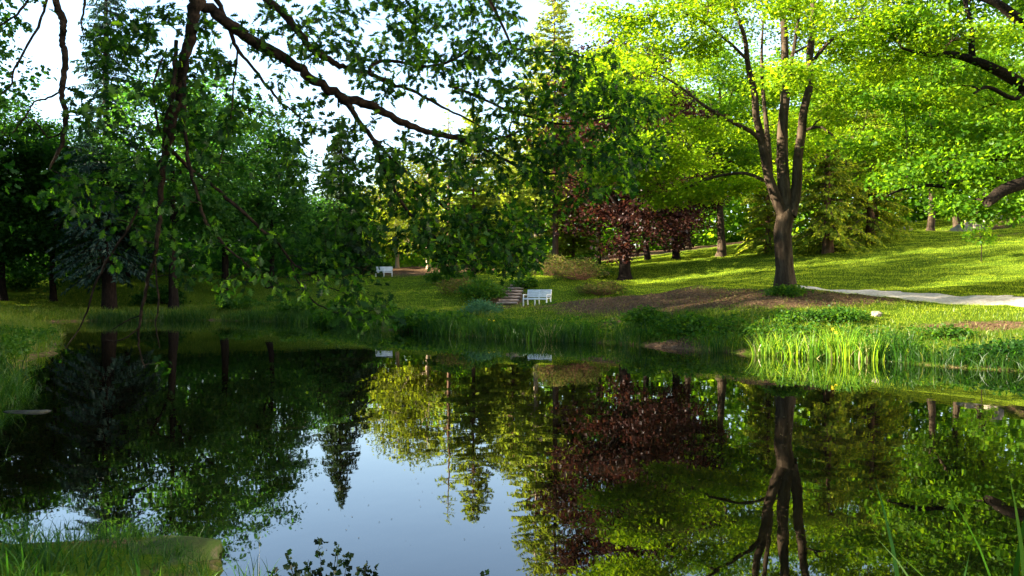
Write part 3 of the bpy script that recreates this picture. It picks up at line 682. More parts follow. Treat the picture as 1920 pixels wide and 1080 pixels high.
# ------------------------------------------------------------------ overhanging oak in the foreground, trunk left of the frame
def oak_fore():
    r = np.random.default_rng(909)
    base = np.array([-8.4, 5.6, Zp(-8.4, 5.6) - .05])
    wd = MB(); nodes = []; rads = []
    def limb(pts, rad, sides=8):
        pts = np.array(pts, float); n = len(pts)
        t = np.linspace(0, n - 1, n * 5 - 4); pp = np.stack([np.interp(t, np.arange(n), pts[:, k]) for k in range(3)], -1)
        for _ in range(2): pp[1:-1] = (pp[:-2] + 2 * pp[1:-1] + pp[2:]) / 4
        rr = np.interp(t, np.arange(n), np.asarray(rad, float))
        pp[1:-1] += r.normal(0, 1, (len(pp) - 2, 3)) * (rr[1:-1] * .16 + .002)[:, None]
        rr = rr * r.uniform(.9, 1.12, len(rr))
        wd.tube(pp - base, rr, sides, True); nodes.append(pp); rads.append(rr)
    def px(l):   # (px,py,D,half width in photo pixels)
        return [P(a, b, D) for a, b, D, _ in l], [w_ / F * D for _, _, D, w_ in l]
    fork = np.array([-7.4, 6.2, 5.0])
    limb([base - [0, 0, .4], base, base + [0, 0, .7], base + [.3, .15, 2.4], fork, [-7.0, 6.6, 7.2], [-6.6, 7.2, 9.5], [-6.4, 7.6, 12]], [.52, .46, .38, .34, .31, .22, .15, .06], 12)
    limb([fork, [-6.2, 6.9, 6.3], [-4.8, 7.7, 6.4], [-3.8, 8.2, 5.95], P(372, -60, 8.5), P(366, 0, 8.5)], [.20, .16, .125, .105, .09, .078], 10)
    def go(l, s=7):
        a, b = px(l); limb(a, b, s)
    go([(366, -4, 8.5, 13), (362, 40, 8.5, 11), (349, 95, 8.5, 9.5), (338, 150, 8.6, 9), (334, 185, 8.6, 8), (320, 250, 8.6, 7), (306, 300, 8.7, 6.5), (300, 360, 8.7, 5.4), (297, 425, 8.7, 4.6), (291, 480, 8.7, 3.6), (276, 525, 8.8, 3.2), (268, 575, 8.8, 2.8), (259, 625, 8.8, 2.2), (262, 660, 8.8, 1.4), (272, 690, 8.8, .8)])
    go([(366, -4, 8.5, 10), (400, 22, 8.6, 11), (440, 52, 8.7, 11), (480, 82, 8.8, 10.5), (530, 106, 9.0, 10), (572, 137, 9.1, 9), (620, 171, 9.3, 9), (648, 187, 9.4, 9), (680, 191, 9.5, 8.5), (712, 206, 9.6, 7.5), (760, 232, 9.8, 6.5), (800, 247, 10, 5.8), (850, 256, 10.1, 5), (900, 262, 10.2, 4), (945, 258, 10.3, 2.6), (985, 240, 10.4, 1.4)])
    go([(850, 257, 10.1, 3.4), (920, 285, 10.2, 3), (965, 310, 10.3, 2.6), (1000, 322, 10.3, 2.2), (1050, 326, 10.4, 1.8), (1100, 345, 10.4, 1.0)])
    go([(395, -20, 8.6, 5), (412, 10, 8.6, 4.6), (430, 60, 8.7, 4), (446, 95, 8.7, 3.4), (470, 122, 8.8, 3), (505, 166, 8.9, 2.6), (526, 192, 8.9, 2.2), (545, 205, 8.9, 1.6), (590, 245, 9, .9)])
    limb([[-3.8, 8.2, 5.95], [-2.9, 8.7, 5.8], P(480, -20, 9), P(512, 8, 9), P(540, 35, 9), P(575, 80, 9.1), P(625, 120, 9.3), P(652, 129, 9.4), P(690, 138, 9.5), P(722, 151, 9.6), P(770, 168, 9.8), P(830, 200, 10), P(880, 225, 10.2), (P(950, 262, 10.4))], [.06, .055, .05, .045, .042, .038, .034, .03, .027, .024, .019, .015, .011, .005])
    go([(690, 137, 9.5, 4), (697, 120, 9.5, 3.6), (720, 113, 9.6, 3.4), (755, 116, 9.7, 3), (790, 125, 9.8, 2.8), (840, 119, 9.9, 2.2), (900, 80, 10, 1.4)])
    go([(648, 190, 9.4, 6), (668, 222, 9.4, 5), (700, 262, 9.5, 4.4), (722, 286, 9.5, 3.4), (770, 330, 9.6, 2.6), (812, 372, 9.7, 2), (860, 410, 9.8, 1.2)])
    go([(700, 266, 9.5, 4), (716, 312, 9.5, 3.4), (742, 358, 9.5, 3.2), (757, 388, 9.6, 3), (786, 420, 9.6, 2.8), (830, 458, 9.7, 2.4), (870, 490, 9.8, 1.8), (892, 512, 9.8, 1)])
    go([(810, 365, 9.7, 2), (835, 390, 9.7, 1.8), (880, 420, 9.8, 1.5), (940, 440, 9.9, 1.0)])
    go([(840, 160, 10, 2.6), (900, 182, 10.2, 2.4), (960, 210, 10.4, 2.2), (1060, 235, 10.6, 1.8), (1120, 225, 10.7, 1.4), (1180, 215, 10.8, .8)])
    go([(960, 88, 10.2, 1.8), (1000, 98, 10.3, 1.7), (1050, 95, 10.4, 1.5), (1110, 110, 10.5, 1)])
    limb([[-2.9, 8.7, 5.8], [-1.2, 9.4, 6.3], P(880, -60, 10), P(930, 20, 10.1), P(960, 88, 10.2)], [.05, .045, .032, .02, .012])
    # left hanging limb
    limb([[-6.2, 6.9, 6.3], [-5.7, 7.6, 6.3], P(88, -50, 8.2), P(102, 0, 8.2), P(116, 32, 8.2), P(119, 58, 8.2), P(113, 74, 8.2), P(124, 102, 8.2), P(117, 142, 8.2), P(114, 180, 8.2), P(124, 208, 8.2), P(119, 250, 8.2), P(108, 288, 8.2), P(92, 318, 8.2)], [.07, .055, .04, .034, .036, .032, .03, .031, .028, .027, .026, .022, .018, .007])
    go([(88, -50, 8.2, 3), (87, 0, 8.1, 2.6), (70, 50, 8.1, 2.4), (46, 92, 8.1, 2.2), (23, 132, 8.1, 2), (22, 158, 8.1, 1.6), (2, 175, 8.1, 1)])
    go([(70, -50, 8.1, 2.6), (50, 5, 8, 2.4), (28, 28, 8, 2.2), (0, 47, 8, 1.8), (-40, 60, 8, 1.2)])
    go([(112, 172, 8.2, 2), (84, 186, 8.2, 1.8), (62, 190, 8.1, 1.6), (50, 216, 8.1, 1.4), (22, 250, 8.1, 1)])
    go([(119, 250, 8.2, 1.8), (88, 260, 8.2, 1.6), (58, 216, 8.1, 1.3), (30, 230, 8.1, .8)])
    go([(322, 282, 8.6, 4), (350, 312, 8.7, 3.4), (402, 350, 8.8, 3.2), (440, 384, 8.8, 3.2), (490, 430, 8.9, 3), (530, 466, 9, 2.6), (546, 492, 9, 2.2), (582, 516, 9, 1.8), (612, 536, 9, 1.2), (650, 552, 9, .7)])
    go([(546, 492, 9, 2), (552, 522, 9, 1.8), (588, 568, 9, 1.5), (632, 588, 9, 1), (680, 600, 9, .6)])
    go([(352, 60, 8.5, 4), (345, 150, 8.5, 4), (346, 240, 8.4, 3.6), (352, 300, 8.4, 3.4), (368, 360, 8.4, 3.2), (384, 416, 8.4, 3), (426, 468, 8.4, 2.4), (452, 486, 8.4, 1.8), (490, 520, 8.4, 1)])
    go([(300, 300, 8.7, 3), (284, 330, 8.7, 2.6), (268, 365, 8.7, 2.4), (256, 402, 8.7, 2.3), (205, 482, 8.8, 2.2), (180, 526, 8.8, 2), (166, 578, 8.8, 1.7), (152, 612, 8.8, 1.3), (122, 655, 8.8, .7)])
    go([(291, 480, 8.7, 1.8), (294, 530, 8.7, 1.8), (298, 570, 8.7, 1.6), (291, 610, 8.7, 1.3), (300, 652, 8.7, .8)])
    go([(330, 75, 8.5, 4), (326, 130, 8.5, 4.5), (322, 190, 8.5, 4.5), (308, 240, 8.6, 4), (306, 290, 8.7, 3.5)])
    go([(312, 90, 8.5, 1.6), (295, 130, 8.4, 2), (285, 165, 8.4, 2), (296, 240, 8.5, 2), (310, 270, 8.6, 1.6)])
    go([(445, 95, 8.7, 2.0), (438, 150, 8.6, 1.8), (432, 235, 8.6, 1.5), (415, 290, 8.6, 1.2), (408, 330, 8.6, .8)])
    go([(263, 612, 8.8, 1.4), (240, 632, 8.7, 1.2), (215, 642, 8.7, 1), (198, 636, 8.7, .6)])
    go([(268, 590, 8.8, 1.2), (240, 600, 8.9, 1), (210, 618, 8.9, .6)])
    go([(160, -40, 8.2, 3), (158, 10, 8.2, 2.4), (150, 45, 8.2, 1.6), (160, 75, 8.2, .8)])
    nodes = np.vstack(nodes); rads = np.concatenate(rads)
    vis = (nodes[:, 1] > 7.5)
    # leafy twigs, region by region along the limbs
    REG = [(300, 90, 150, 85, 1.15), (230, 205, 110, 60, .7), (385, 205, 90, 95, 1.0), (330, 330, 90, 80, .7), (190, 345, 100, 60, .75), (130, 395, 80, 45, .5), (255, 40, 80, 35, .7),
           (560, 55, 120, 65, .85), (700, 60, 120, 70, .75), (860, 60, 130, 75, 1.25), (970, 150, 130, 80, 1.1), (640, 230, 90, 60, .8), (560, 140, 60, 50, .5), (480, 200, 60, 60, .45), (760, 150, 90, 45, .6),
           (1110, 140, 80, 60, .75), (1150, 245, 95, 85, 1.05), (1090, 330, 110, 55, 1.2), (930, 300, 150, 60, 1.1), (800, 300, 120, 60, .9), (1050, 220, 70, 80, .8), (1210, 230, 60, 90, .6),
           (760, 410, 110, 60, 1.35), (900, 440, 115, 60, 1.8), (960, 480, 60, 40, 1.4), (840, 490, 70, 28, .9), (1010, 400, 70, 30, .7),
           (640, 420, 70, 60, .7), (560, 470, 90, 60, .75), (680, 545, 80, 60, .9), (590, 560, 70, 40, .8), (430, 470, 80, 60, .7), (330, 470, 70, 60, .6), (470, 545, 80, 35, .7), (250, 450, 60, 60, .5), (300, 690, 45, 12, .9), (700, 590, 50, 25, .8),
           (600, 330, 90, 70, .7), (510, 310, 70, 70, .55), (690, 330, 60, 60, .6), (300, -110, 260, 90, .5), (620, -130, 260, 110, .6), (960, -130, 220, 110, .6), (40, 20, 50, 60, .15)]
    cen = []; 
    for cx, cy, rx, ry, cov in REG:
        n = max(2, int(cov * (6.8 if cx > 690 else 4.0) * pi * rx * ry / 2100))
        a = r.uniform(0, 2 * pi, n); q = r.uniform(0, 1, n) ** .5
        for i in range(n):
            X, Y = cx + rx * q[i] * cos(a[i]), cy + ry * q[i] * sin(a[i])
            guess = P(X, Y, 9.2); v = nodes[vis]
            j = np.argmin(np.hypot(v[:, 0] / v[:, 1] * F + 960 - X, HZ - (v[:, 2] - CZ) / v[:, 1] * F - Y))
            D = np.clip(v[j, 1] + r.normal(.1, .55), 7.8, 11.6)
            cen.append(P(X, Y, D))
    cen = np.array(cen)
    dm = np.linalg.norm(cen[:, None] - nodes[None, ::3], axis=-1).min(1)
    LP, LA, LN, LS = [], [], [], []
    for i in np.argsort(dm):
        c = cen[i]; dv = c - nodes; d = np.linalg.norm(dv, axis=1)
        cost = d * (1 + .35 * (dv[:, 2] > .25 * d)) + 2.0 * (rads > .075)
        j = int(np.argmin(cost)); L = d[j]
        n = max(5, int(L / .10)); p = curve3(nodes[j], c, .05 if L < 1 else .08, n, r, .018)
        r0 = min(rads[j] * .8, .0035 + .0055 * L); rr = np.linspace(r0, .0022, n)
        wd.tube(p - base, rr, 4, False)
        nodes = np.vstack([nodes, p[2:]]); rads = np.concatenate([rads, rr[2:]])
        m = int(r.integers(7, 13)); s = r.uniform(.35, 1.05, m)
        q = p[0] + (c - p[0]) * 0; k = np.clip((s * (n - 1)), 0, n - 1); q = np.stack([np.interp(k, np.arange(n), p[:, a_]) for a_ in range(3)], -1)
        if L > .8: s2 = 1 - (1 - s) * .8 / L; k = s2 * (n - 1); q = np.stack([np.interp(k, np.arange(n), p[:, a_]) for a_ in range(3)], -1)
        tdir = norm(p[-1] - p[-3])
        A = r.normal(0, .75, (m, 3)) + tdir * .6; A[:, 2] -= .35
        q = q + norm(A) * .02 + r.normal(0, .035, (m, 3))
        N_ = r.normal(0, .55, (m, 3)); N_[:, 2] += .75
        LP.append(q); LA.append(A); LN.append(N_); LS.append(r.uniform(.06, .115, m))
    # the rest of the crown, above and left of the frame
    for i in range(520):
        u = norm(r.normal(0, 1, 3)) * r.uniform(.25, 1) ** .5; c = np.array([-7.2, 7.2, 9.6]) + u * [6.2, 5.5, 4.2]
        if c[1] > 2 and HZ - (c[2] - CZ) / c[1] * F > -60 and abs(c[0] / c[1]) < .64: continue
        j = int(np.argmin(np.linalg.norm(c - nodes, axis=1))); p = curve3(nodes[j], c, .06, 6, r, .02)
        wd.tube(p - base, np.linspace(min(rads[j] * .7, .05), .004, 6), 4, False)
        nodes = np.vstack([nodes, p[2:]]); rads = np.concatenate([rads, np.linspace(.03, .004, 4)])
        m = 26; LP.append(c + r.normal(0, .38, (m, 3))); LA.append(r.normal(0, 1, (m, 3)) - [0, 0, .3]); LN.append(r.normal(0, .5, (m, 3)) + [0, 0, .7]); LS.append(r.uniform(.10, .17, m))
    lm = leaves_mesh('crown', OAK, np.vstack(LP) - base, np.vstack(LA), np.vstack(LN), np.concatenate(LS))
    return base, wd.mesh('trunk', True), lm
fo = oak_fore()
plant('oak_tree', fo[1:], (M['bark_oak'], M['leaf_oak']), tuple(fo[0]), 'near oak whose dark leafy branches hang over the pond from the upper left', 'tree')

# ------------------------------------------------------------------ grass, reeds
def scatter(r, n, xr, yr, f):
    x = r.uniform(*xr, n); y = r.uniform(*yr, n); k = r.uniform(0, 1, n) < f(x, y); return x[k], y[k]
def inview(x, y, m=.08): return np.abs(x) < (.6 + m) * y + 1.0
def lean(r, n, s): return r.normal(0, s, (n, 2))
r = np.random.default_rng(400)
def patchy(x, y): return .5 + .5 * np.sin(x * .9 + 2 * np.sin(y * .5)) * np.sin(y * .8 + x * .35)
# mown lawn
def f_lawn(x, y):
    d = pond_sd(x, y); s = soil_mask(x, y)
    return (d > 2.5) * (x > -13 + r.normal(0, 2.5, len(x)) - (y - 55) * .1) * (path_dist(x, y) > r.normal(-.05, .12, len(x))) * np.clip(1.15 - 1.5 * s, .0, 1) * inview(x, y) * np.clip(60 / y, .4, 1) ** 1.2
x, y = scatter(r, 620000, (-40, 48), (29, 90), f_lawn)
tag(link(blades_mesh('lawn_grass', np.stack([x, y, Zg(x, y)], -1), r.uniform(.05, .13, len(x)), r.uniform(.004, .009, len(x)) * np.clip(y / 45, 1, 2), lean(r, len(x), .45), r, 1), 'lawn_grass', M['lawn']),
    'short mown grass of the sloping lawn', 'grass', kind='stuff')
# lush bank grass
def f_bank(x, y):
    d = pond_sd(x, y); s = soil_mask(x, y)
    return (d > -.12) * (d < np.where(x < -6, 36, 9)) * (path_dist(x, y) > r.normal(-.05, .12, len(x))) * inview(x, y) * np.clip(1.25 - 1.2 * s, .16, 1) * np.where(d < 5, 1, .45) * (.35 + .65 * patchy(x, y)) * (y > 10) * np.where((x < -7) & (y < 26), .4, 1)
x, y = scatter(r, 600000, (-40, 24), (10, 82), f_bank)
d = pond_sd(x, y); hh = np.where(d < 3.5, r.uniform(.18, .52, len(x)), r.uniform(.10, .26, len(x))) * (.7 + .6 * patchy(x * 1.7, y * 1.7))
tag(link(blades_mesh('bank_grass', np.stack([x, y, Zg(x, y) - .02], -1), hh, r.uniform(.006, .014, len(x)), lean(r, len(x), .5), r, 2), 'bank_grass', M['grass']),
    'rough grass growing along the pond bank', 'grass', kind='stuff')
# reeds standing along the far shore
def shore_pts(r, i0, i1, n, spread, out):
    """points along the pond outline between fractions"""
    k = r.uniform(i0, i1, n) * len(POND); a = POND[np.floor(k).astype(int) % len(POND)]; b = POND[(np.floor(k).astype(int) + 1) % len(POND)]
    p = a + (b - a) * (k % 1)[:, None]
    return p + r.normal(0, spread, (n, 2)) + out
def near_idx(pt): return int(np.argmin(np.hypot(POND[:, 0] - pt[0], POND[:, 1] - pt[1]))) / len(POND)
fa, fb = near_idx((-29, 58.5)), near_idx((4.6, 31.9))
p = shore_pts(r, fa, fb, 15000, .38, 0)
cl = np.sin(p[:, 0] * 1.3) + np.sin(p[:, 0] * .47 + 1.2) + .6 * np.sin(p[:, 0] * 3.1)
k = (r.uniform(-1.6, 1.6, len(p)) < cl) ; p = p[k]
z = np.maximum(Zg(p[:, 0], p[:, 1]), -.15)
tag(link(blades_mesh('shore_reeds', np.column_stack([p, z]), r.uniform(.35, .95, len(p)), r.uniform(.010, .018, len(p)), lean(r, len(p), .28), r, 3), 'shore_reeds', M['reed_dark']),
    'dark green reeds fringing the far water edge', 'reeds', kind='stuff')
fa, fb = near_idx((10.95, 24.8)), near_idx((14.8, 15.0))
p = shore_pts(r, fa, fb, 5200, .22, [.12, .12]); z = np.maximum(Zg(p[:, 0], p[:, 1]), -.12)  # dark blades added to give the undercut bank its shaded edge
tag(link(blades_mesh('undercut_sedge', np.column_stack([p, z]), r.uniform(.15, .5, len(p)), r.uniform(.007, .012, len(p)), lean(r, len(p), .5), r, 3), 'undercut_sedge', M['reed_dark']),
    'dark sedges standing in for the shaded undercut right of the iris row', 'sedge', kind='stuff')
fa, fb = near_idx((-6.0, 8.6)), near_idx((-9.2, 18.0))
p = shore_pts(r, fa, fb, 6500, .30, [-.25, .0]); z = np.maximum(Zg(p[:, 0], p[:, 1]), -.12)
tag(link(blades_mesh('bank_sedge', np.column_stack([p, z]), r.uniform(.12, .45, len(p)), r.uniform(.005, .009, len(p)), lean(r, len(p), .6), r, 3), 'bank_sedge', M['reed_dark']),
    'dark sedges on the near left bank beside the flat grey stone', 'sedge', kind='stuff')
# the reed bed itself
fa, fb = near_idx((-8.5, 15.4)), near_idx((-10.4, 20.6))
p = shore_pts(r, fa, fb, 3600, .45, [-1.25, .3]); p = p[inview(p[:, 0], p[:, 1], .2)]
z = np.maximum(Zg(p[:, 0], p[:, 1]), -.15)
tag(link(blades_mesh('reed_bed', np.column_stack([p, z]), r.uniform(.3, .95, len(p)) * (.75 + .3 * np.sin(p[:, 1] * 2.1)), r.uniform(.009, .016, len(p)), lean(r, len(p), .35), r, 4), 'reed_bed', M['reed_dark']),
    'dense dark reeds on the near left bank below the hanging branches', 'reeds', kind='stuff')
# near grass at the photographer's feet
def f_near(x, y):
    d = pond_sd(x, y); return (d > .0) * (y < 8.5) * (x < -1.2) * (x > -6.5) * (.55 + .45 * patchy(x * 3, y * 3))
x, y = scatter(r, 26000, (-6.5, -1.2), (3.2, 8.5), f_near)
tag(link(blades_mesh('near_grass', np.stack([x, y, Zg(x, y) - .01], -1), r.uniform(.06, .24, len(x)), r.uniform(.002, .0045, len(x)), lean(r, len(x), .6), r, 3), 'near_grass', M['reed_dark']),
    'dark grass on the near bank around the brown rock', 'grass', kind='stuff')
# fallen leaves on the bare earth
def f_lit(x, y): return np.clip(soil_mask(x, y) * 1.2 - .3, 0, 1) * (pond_sd(x, y) > .1) * (y < 70)
x, y = scatter(r, 60000, (-8, 24), (26, 66), f_lit)
n = len(x); Aq = r.normal(0, 1, (n, 3)); Aq[:, 2] *= .3; Nq = r.normal(0, .35, (n, 3)); Nq[:, 2] += 1
tag(link(leaves_mesh('leaf_litter', BROAD, np.stack([x, y, Zg(x, y) + .012], -1), Aq, Nq, r.uniform(.04, .11, n)), 'leaf_litter', M['litter']), 'dry fallen leaves scattered over the bare earth', 'leaf litter', kind='stuff')
# leafy herbs crowding the bank
def f_herb(x, y):
    d = pond_sd(x, y); return (d > .15) * (d < 2.6) * (y > 24) * (y < 60) * (x > -20) * (.15 + .85 * (np.sin(x * 1.9 + y) * np.sin(x * .8 - y * .6) > -.15)) * np.clip(1.2 - soil_mask(x, y), .1, 1)
x, y = scatter(r, 52000, (-20, 13), (24, 60), f_herb); n = len(x)
hz = r.uniform(.05, 1, n) * (.28 + .22 * patchy(x * 2.2, y * 2.2))
tag(link(leaves_mesh('bank_herbs', BROAD, *cluster_leaves(r, np.column_stack([x, y, Zg(x, y) + hz]), 7, .09, .05, .085, .15, .5)), 'bank_herbs', M['leaf_bush']), 'dark leafy herbs crowding the bank above the water edge', 'herbs', kind='stuff')
# floating specks
n = 520; x = r.uniform(-3.5, 4.5, n); y = r.uniform(6.5, 16, n); k = pond_sd(x, y) < -.3; x, y = x[k], y[k]; n = len(x)
Aq = r.normal(0, 1, (n, 3)); Aq[:, 2] = 0
tag(link(leaves_mesh('floating_debris', KITE, np.stack([x, y, np.full(n, .004)], -1), Aq, np.tile([0, 0, 1.], (n, 1)), r.uniform(.008, .03, n) * np.clip(y / 9, .8, 2)), 'floating_debris', M['debris']),
    'tiny specks drifting on the open water', 'debris', kind='stuff')

# ------------------------------------------------------------------ clumps: iris, shrubs
def clump(name, part, loc, n, rad, h, wd, ln, mat, label, cat, group=None, seed=0, nseg=4, flowers=0, curve=2.2):
    r = np.random.default_rng(seed); t = thing(name, loc, label, cat, group)
    p = np.column_stack([r.normal(0, rad, (n, 2)), np.full(n, -.05)])
    out = p[:, :2] / (rad + 1e-6) * ln * .5 + r.normal(0, ln * .6, (n, 2))
    link(blades_mesh(part, p, r.uniform(h * .55, h, n), r.uniform(wd * .7, wd * 1.2, n), out, r, nseg, curve), part, mat, t)
    if mat is M['iris']:
        nd = max(5, n // 7); pd = np.column_stack([r.normal(0, rad * 1.2, (nd, 2)), np.full(nd, -.05)])
        link(blades_mesh('dry_blades', pd, r.uniform(h * .3, h * .7, nd), wd * .8, r.normal(0, ln * 1.6, (nd, 2)), r, nseg, curve), 'dry_blades', M['straw'], t)
    for k in range(flowers):
        q = np.array([r.normal(0, rad), r.normal(0, rad * .5) - .1, h * r.uniform(.72, .9)]); m = 6
        A = np.stack([np.cos(np.arange(m) * pi / 3), np.sin(np.arange(m) * pi / 3), np.where(np.arange(m) % 2, .7, -.5)], -1)
        link(leaves_mesh('flower', KITE, np.tile(q, (m, 1)), A, np.tile([0, 0, 1.], (m, 1)), np.full(m, .075)), 'flower', M['petal'], t)
    return t
GI = 'sunlit irises in the water'
IR = [(1437, 26.8, 60, .17, 1.0), (1463, 26.5, 45, .12, 1.05), (1492, 26.2, 65, .18, 1.0), (1523, 25.8, 45, .13, 1.15), (1556, 25.7, 60, .14, 1.2), (1582, 25.4, 65, .15, 1.35), (1610, 25.1, 55, .14, 1.15), (1640, 24.9, 75, .18, 1.1)]
for i, (px, D, n, rad, h) in enumerate(IR):
    x = (px - 960) / F * D
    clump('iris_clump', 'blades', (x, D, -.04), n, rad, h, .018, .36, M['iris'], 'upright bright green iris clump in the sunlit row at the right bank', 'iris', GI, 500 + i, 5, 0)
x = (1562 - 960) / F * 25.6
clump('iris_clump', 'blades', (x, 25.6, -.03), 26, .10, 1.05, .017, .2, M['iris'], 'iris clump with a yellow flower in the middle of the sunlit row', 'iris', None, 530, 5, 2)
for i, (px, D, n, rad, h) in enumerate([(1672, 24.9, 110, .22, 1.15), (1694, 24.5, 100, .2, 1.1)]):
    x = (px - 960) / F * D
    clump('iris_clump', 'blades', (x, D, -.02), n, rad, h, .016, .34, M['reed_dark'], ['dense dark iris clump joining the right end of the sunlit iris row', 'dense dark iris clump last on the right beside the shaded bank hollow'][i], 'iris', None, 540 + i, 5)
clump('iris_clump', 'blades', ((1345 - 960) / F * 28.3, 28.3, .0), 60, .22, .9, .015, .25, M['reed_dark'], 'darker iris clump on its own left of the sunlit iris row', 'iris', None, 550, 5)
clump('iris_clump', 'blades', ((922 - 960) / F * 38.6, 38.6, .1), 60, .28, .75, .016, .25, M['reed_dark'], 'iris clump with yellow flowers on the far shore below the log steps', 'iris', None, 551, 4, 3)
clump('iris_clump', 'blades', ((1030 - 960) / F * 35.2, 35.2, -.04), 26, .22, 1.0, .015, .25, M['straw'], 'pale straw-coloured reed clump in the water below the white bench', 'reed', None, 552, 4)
# near right blades
NB = [(1735, 3.9, 6, .12, 1.3, .6), (1875, 4.1, 7, .12, 1.35, .5), (1810, 3.7, 7, .16, 1.15, .7)]
for i, (px, D, n, rad, h, ln) in enumerate(NB):
    x = (px - 960) / F * D
    clump('iris_clump', 'blades', (x, D, .0), n, rad, h, .017, ln, M['reed_dark'], ['broad dark iris blades rising from the bottom edge left of the rightmost clump', 'broad dark iris blades at the very bottom right corner', 'low arching iris blades between the two tall clumps at the bottom right'][i], 'iris', None, 560 + i, 7, 0, 2.6)
clump('grass_clump', 'blades', ((60 - 960) / F * 5.7, 5.7, .08), 60, .22, .42, .008, .7, M['reed_dark'], 'arching grass clump in the bottom left corner', 'grass', None, 570, 6)
clump('grass_clump', 'blades', ((15 - 960) / F * 6.0, 6.0, .08), 60, .2, .42, .008, .6, M['reed_dark'], 'tall grass clump cut by the left edge at the bottom', 'grass', None, 571, 6)
clump('grass_clump', 'blades', ((285 - 960) / F * 4.4, 4.4, .2), 7, .05, .55, .014, .5, M['reed_dark'], 'few broad folded grass blades in front of the brown rock', 'grass', None, 572, 6)
clump('grass_clump', 'blades', ((478 - 960) / F * 5.6, 5.6, .06), 40, .09, .30, .004, .6, M['reed_dark'], 'thin grass tuft at the water edge right of the brown rock', 'grass', None, 573, 6)
clump('grass_stalk', 'stalk', ((486 - 960) / F * 5.6, 5.6, .06), 1, .004, .75, .0011, 1.1, M['straw'], 'single thin pale stalk leaning over the sky reflection', 'grass', None, 579, 8)

def bush(name, loc, rad, h, ncl, per, ls, tm, mat, label, cat, group=None, seed=0, stems=10, smat=None, flat=.5, scale=1.0, dome=.5):
    r = np.random.default_rng(seed); wd = MB(); cen = []
    for k in range(ncl):
        a = r.uniform(0, 2 * pi); q = r.uniform(0, 1) ** .5
        cen.append([rad * q * cos(a), rad * q * sin(a), h * r.uniform(.12, 1) * (1 - dome * q * q)])
    cen = np.array(cen)
    for c in cen[:: max(1, ncl // (stems * 2))]:
        b = np.array([c[0] * .25, c[1] * .25, -.08]); wd.tube(curve3(b, c, .05, 6, r, .03), np.linspace(.012 + .004 * h, .004, 6), 4, False)
    t = thing(name, loc, label, cat, group)
    wd.build('stems', smat or M['bark_dark'], t, True)
    link(leaves_mesh('foliage', tm, *cluster_leaves(r, cen, per, rad * .10 + .05, .07, ls, .15, flat)), 'foliage', mat, t)
    return t
def bpos(px, D): return at(px, D, .02)
bush('shrub', bpos(1085, 57.5), 1.7, 1.5, 110, 22, .12, KITE, M['leaf_russet'], 'reddish-brown twiggy shrub on the slope right behind the white bench', 'shrub', None, 601, 30, M['twig_red'], .35)
bush('shrub', bpos(1128, 54), 1.5, .95, 90, 22, .12, KITE, M['leaf_russet'], 'low russet shrub at the right end of the twiggy slope, next to the open lawn', 'shrub', None, 602, 26, M['twig_red'], .35)
bush('shrub', bpos(1040, 60), 1.5, 1.5, 90, 22, .13, KITE, M['leaf_russet'], 'russet and green shrub directly above the white bench', 'shrub', None, 603, 24, M['twig_red'], .35)
bush('shrub', bpos(1105, 63), 1.6, 1.9, 90, 24, .14, KITE, M['leaf_bush'], 'taller green shrub behind the reddish shrubs below the tallest larch', 'shrub', None, 604)
bush('shrub', bpos(905, 54.5), 1.5, 1.3, 100, 22, .14, BROAD, M['leaf_bush'], 'leafy green shrub just left of the log steps', 'shrub', None, 605)
bush('shrub', bpos(868, 57), 1.5, 1.2, 90, 22, .13, KITE, M['leaf_russet'], 'yellowish russet shrub left of the leafy shrub by the steps', 'shrub', None, 606, 20, M['twig_red'], .4)
bush('shrub', bpos(845, 62), 1.7, 1.2, 100, 22, .15, BROAD, M['leaf_bush'], 'low green shrub on the slope under the lowest oak leaves', 'shrub', None, 607)
bush('shrub', bpos(985, 56.5), .7, .8, 50, 18, .13, BROAD, M['leaf_bush'], 'small green shrub between the log steps and the white bench back', 'shrub', None, 608)
bush('shrub', bpos(905, 44.5), .95, .8, 90, 24, .10, KITE, M['leaf_blue'], 'bluish-green rounded shrub on the bank below the log steps', 'shrub', None, 609)
bush('shrub', bpos(1046, 49.3), .8, .45, 60, 18, .13, BROAD, M['leaf_bush'], 'low leafy plant in front of the right leg of the white bench', 'shrub', None, 610)
bush('shrub', bpos(1475, 34.8), .75, .38, 70, 20, .09, BROAD, M['leaf_bush'], 'low leafy plant at the foot of the maple trunk', 'shrub', None, 611)
bush('shrub', bpos(1570, 30.4), 1.0, .42, 90, 22, .085, BROAD, M['leaf_bush'], 'dark leafy plant on the bank between the maple and the pale stone', 'shrub', None, 612)
bush('shrub', bpos(1490, 30.6), .9, .35, 90, 22, .08, BROAD, M['leaf_bush'], 'leafy plant on the bank below the maple trunk', 'shrub', None, 613)
bush('shrub', bpos(1790, 26.3), .5, .35, 50, 16, .10, BROAD, M['leaf_bush'], 'small plant on the sunlit sandy bank below the path', 'shrub', None, 614)
bush('shrub', bpos(1212, 34.6), .9, .7, 100, 24, .10, BROAD, M['leaf_bush'], 'rounded green shrub at the water edge right of the white bench', 'shrub', None, 615)
bush('shrub', bpos(1295, 32.2), 1.0, .6, 100, 24, .10, BROAD, M['leaf_bush'], 'dark green shrub at the water edge below the bare earth', 'shrub', None, 616)
bush('shrub', bpos(1930, 22.6), 1.1, .42, 90, 22, .09, BROAD, M['leaf_dark'], 'shaded green shrub at the water edge cut by the right edge', 'shrub', None, 617)
bush('shrub', bpos(1845, 23.0), .8, .32, 80, 22, .08, BROAD, M['leaf_dark'], 'shaded low shrub at the water edge right of the iris row', 'shrub', None, 618)
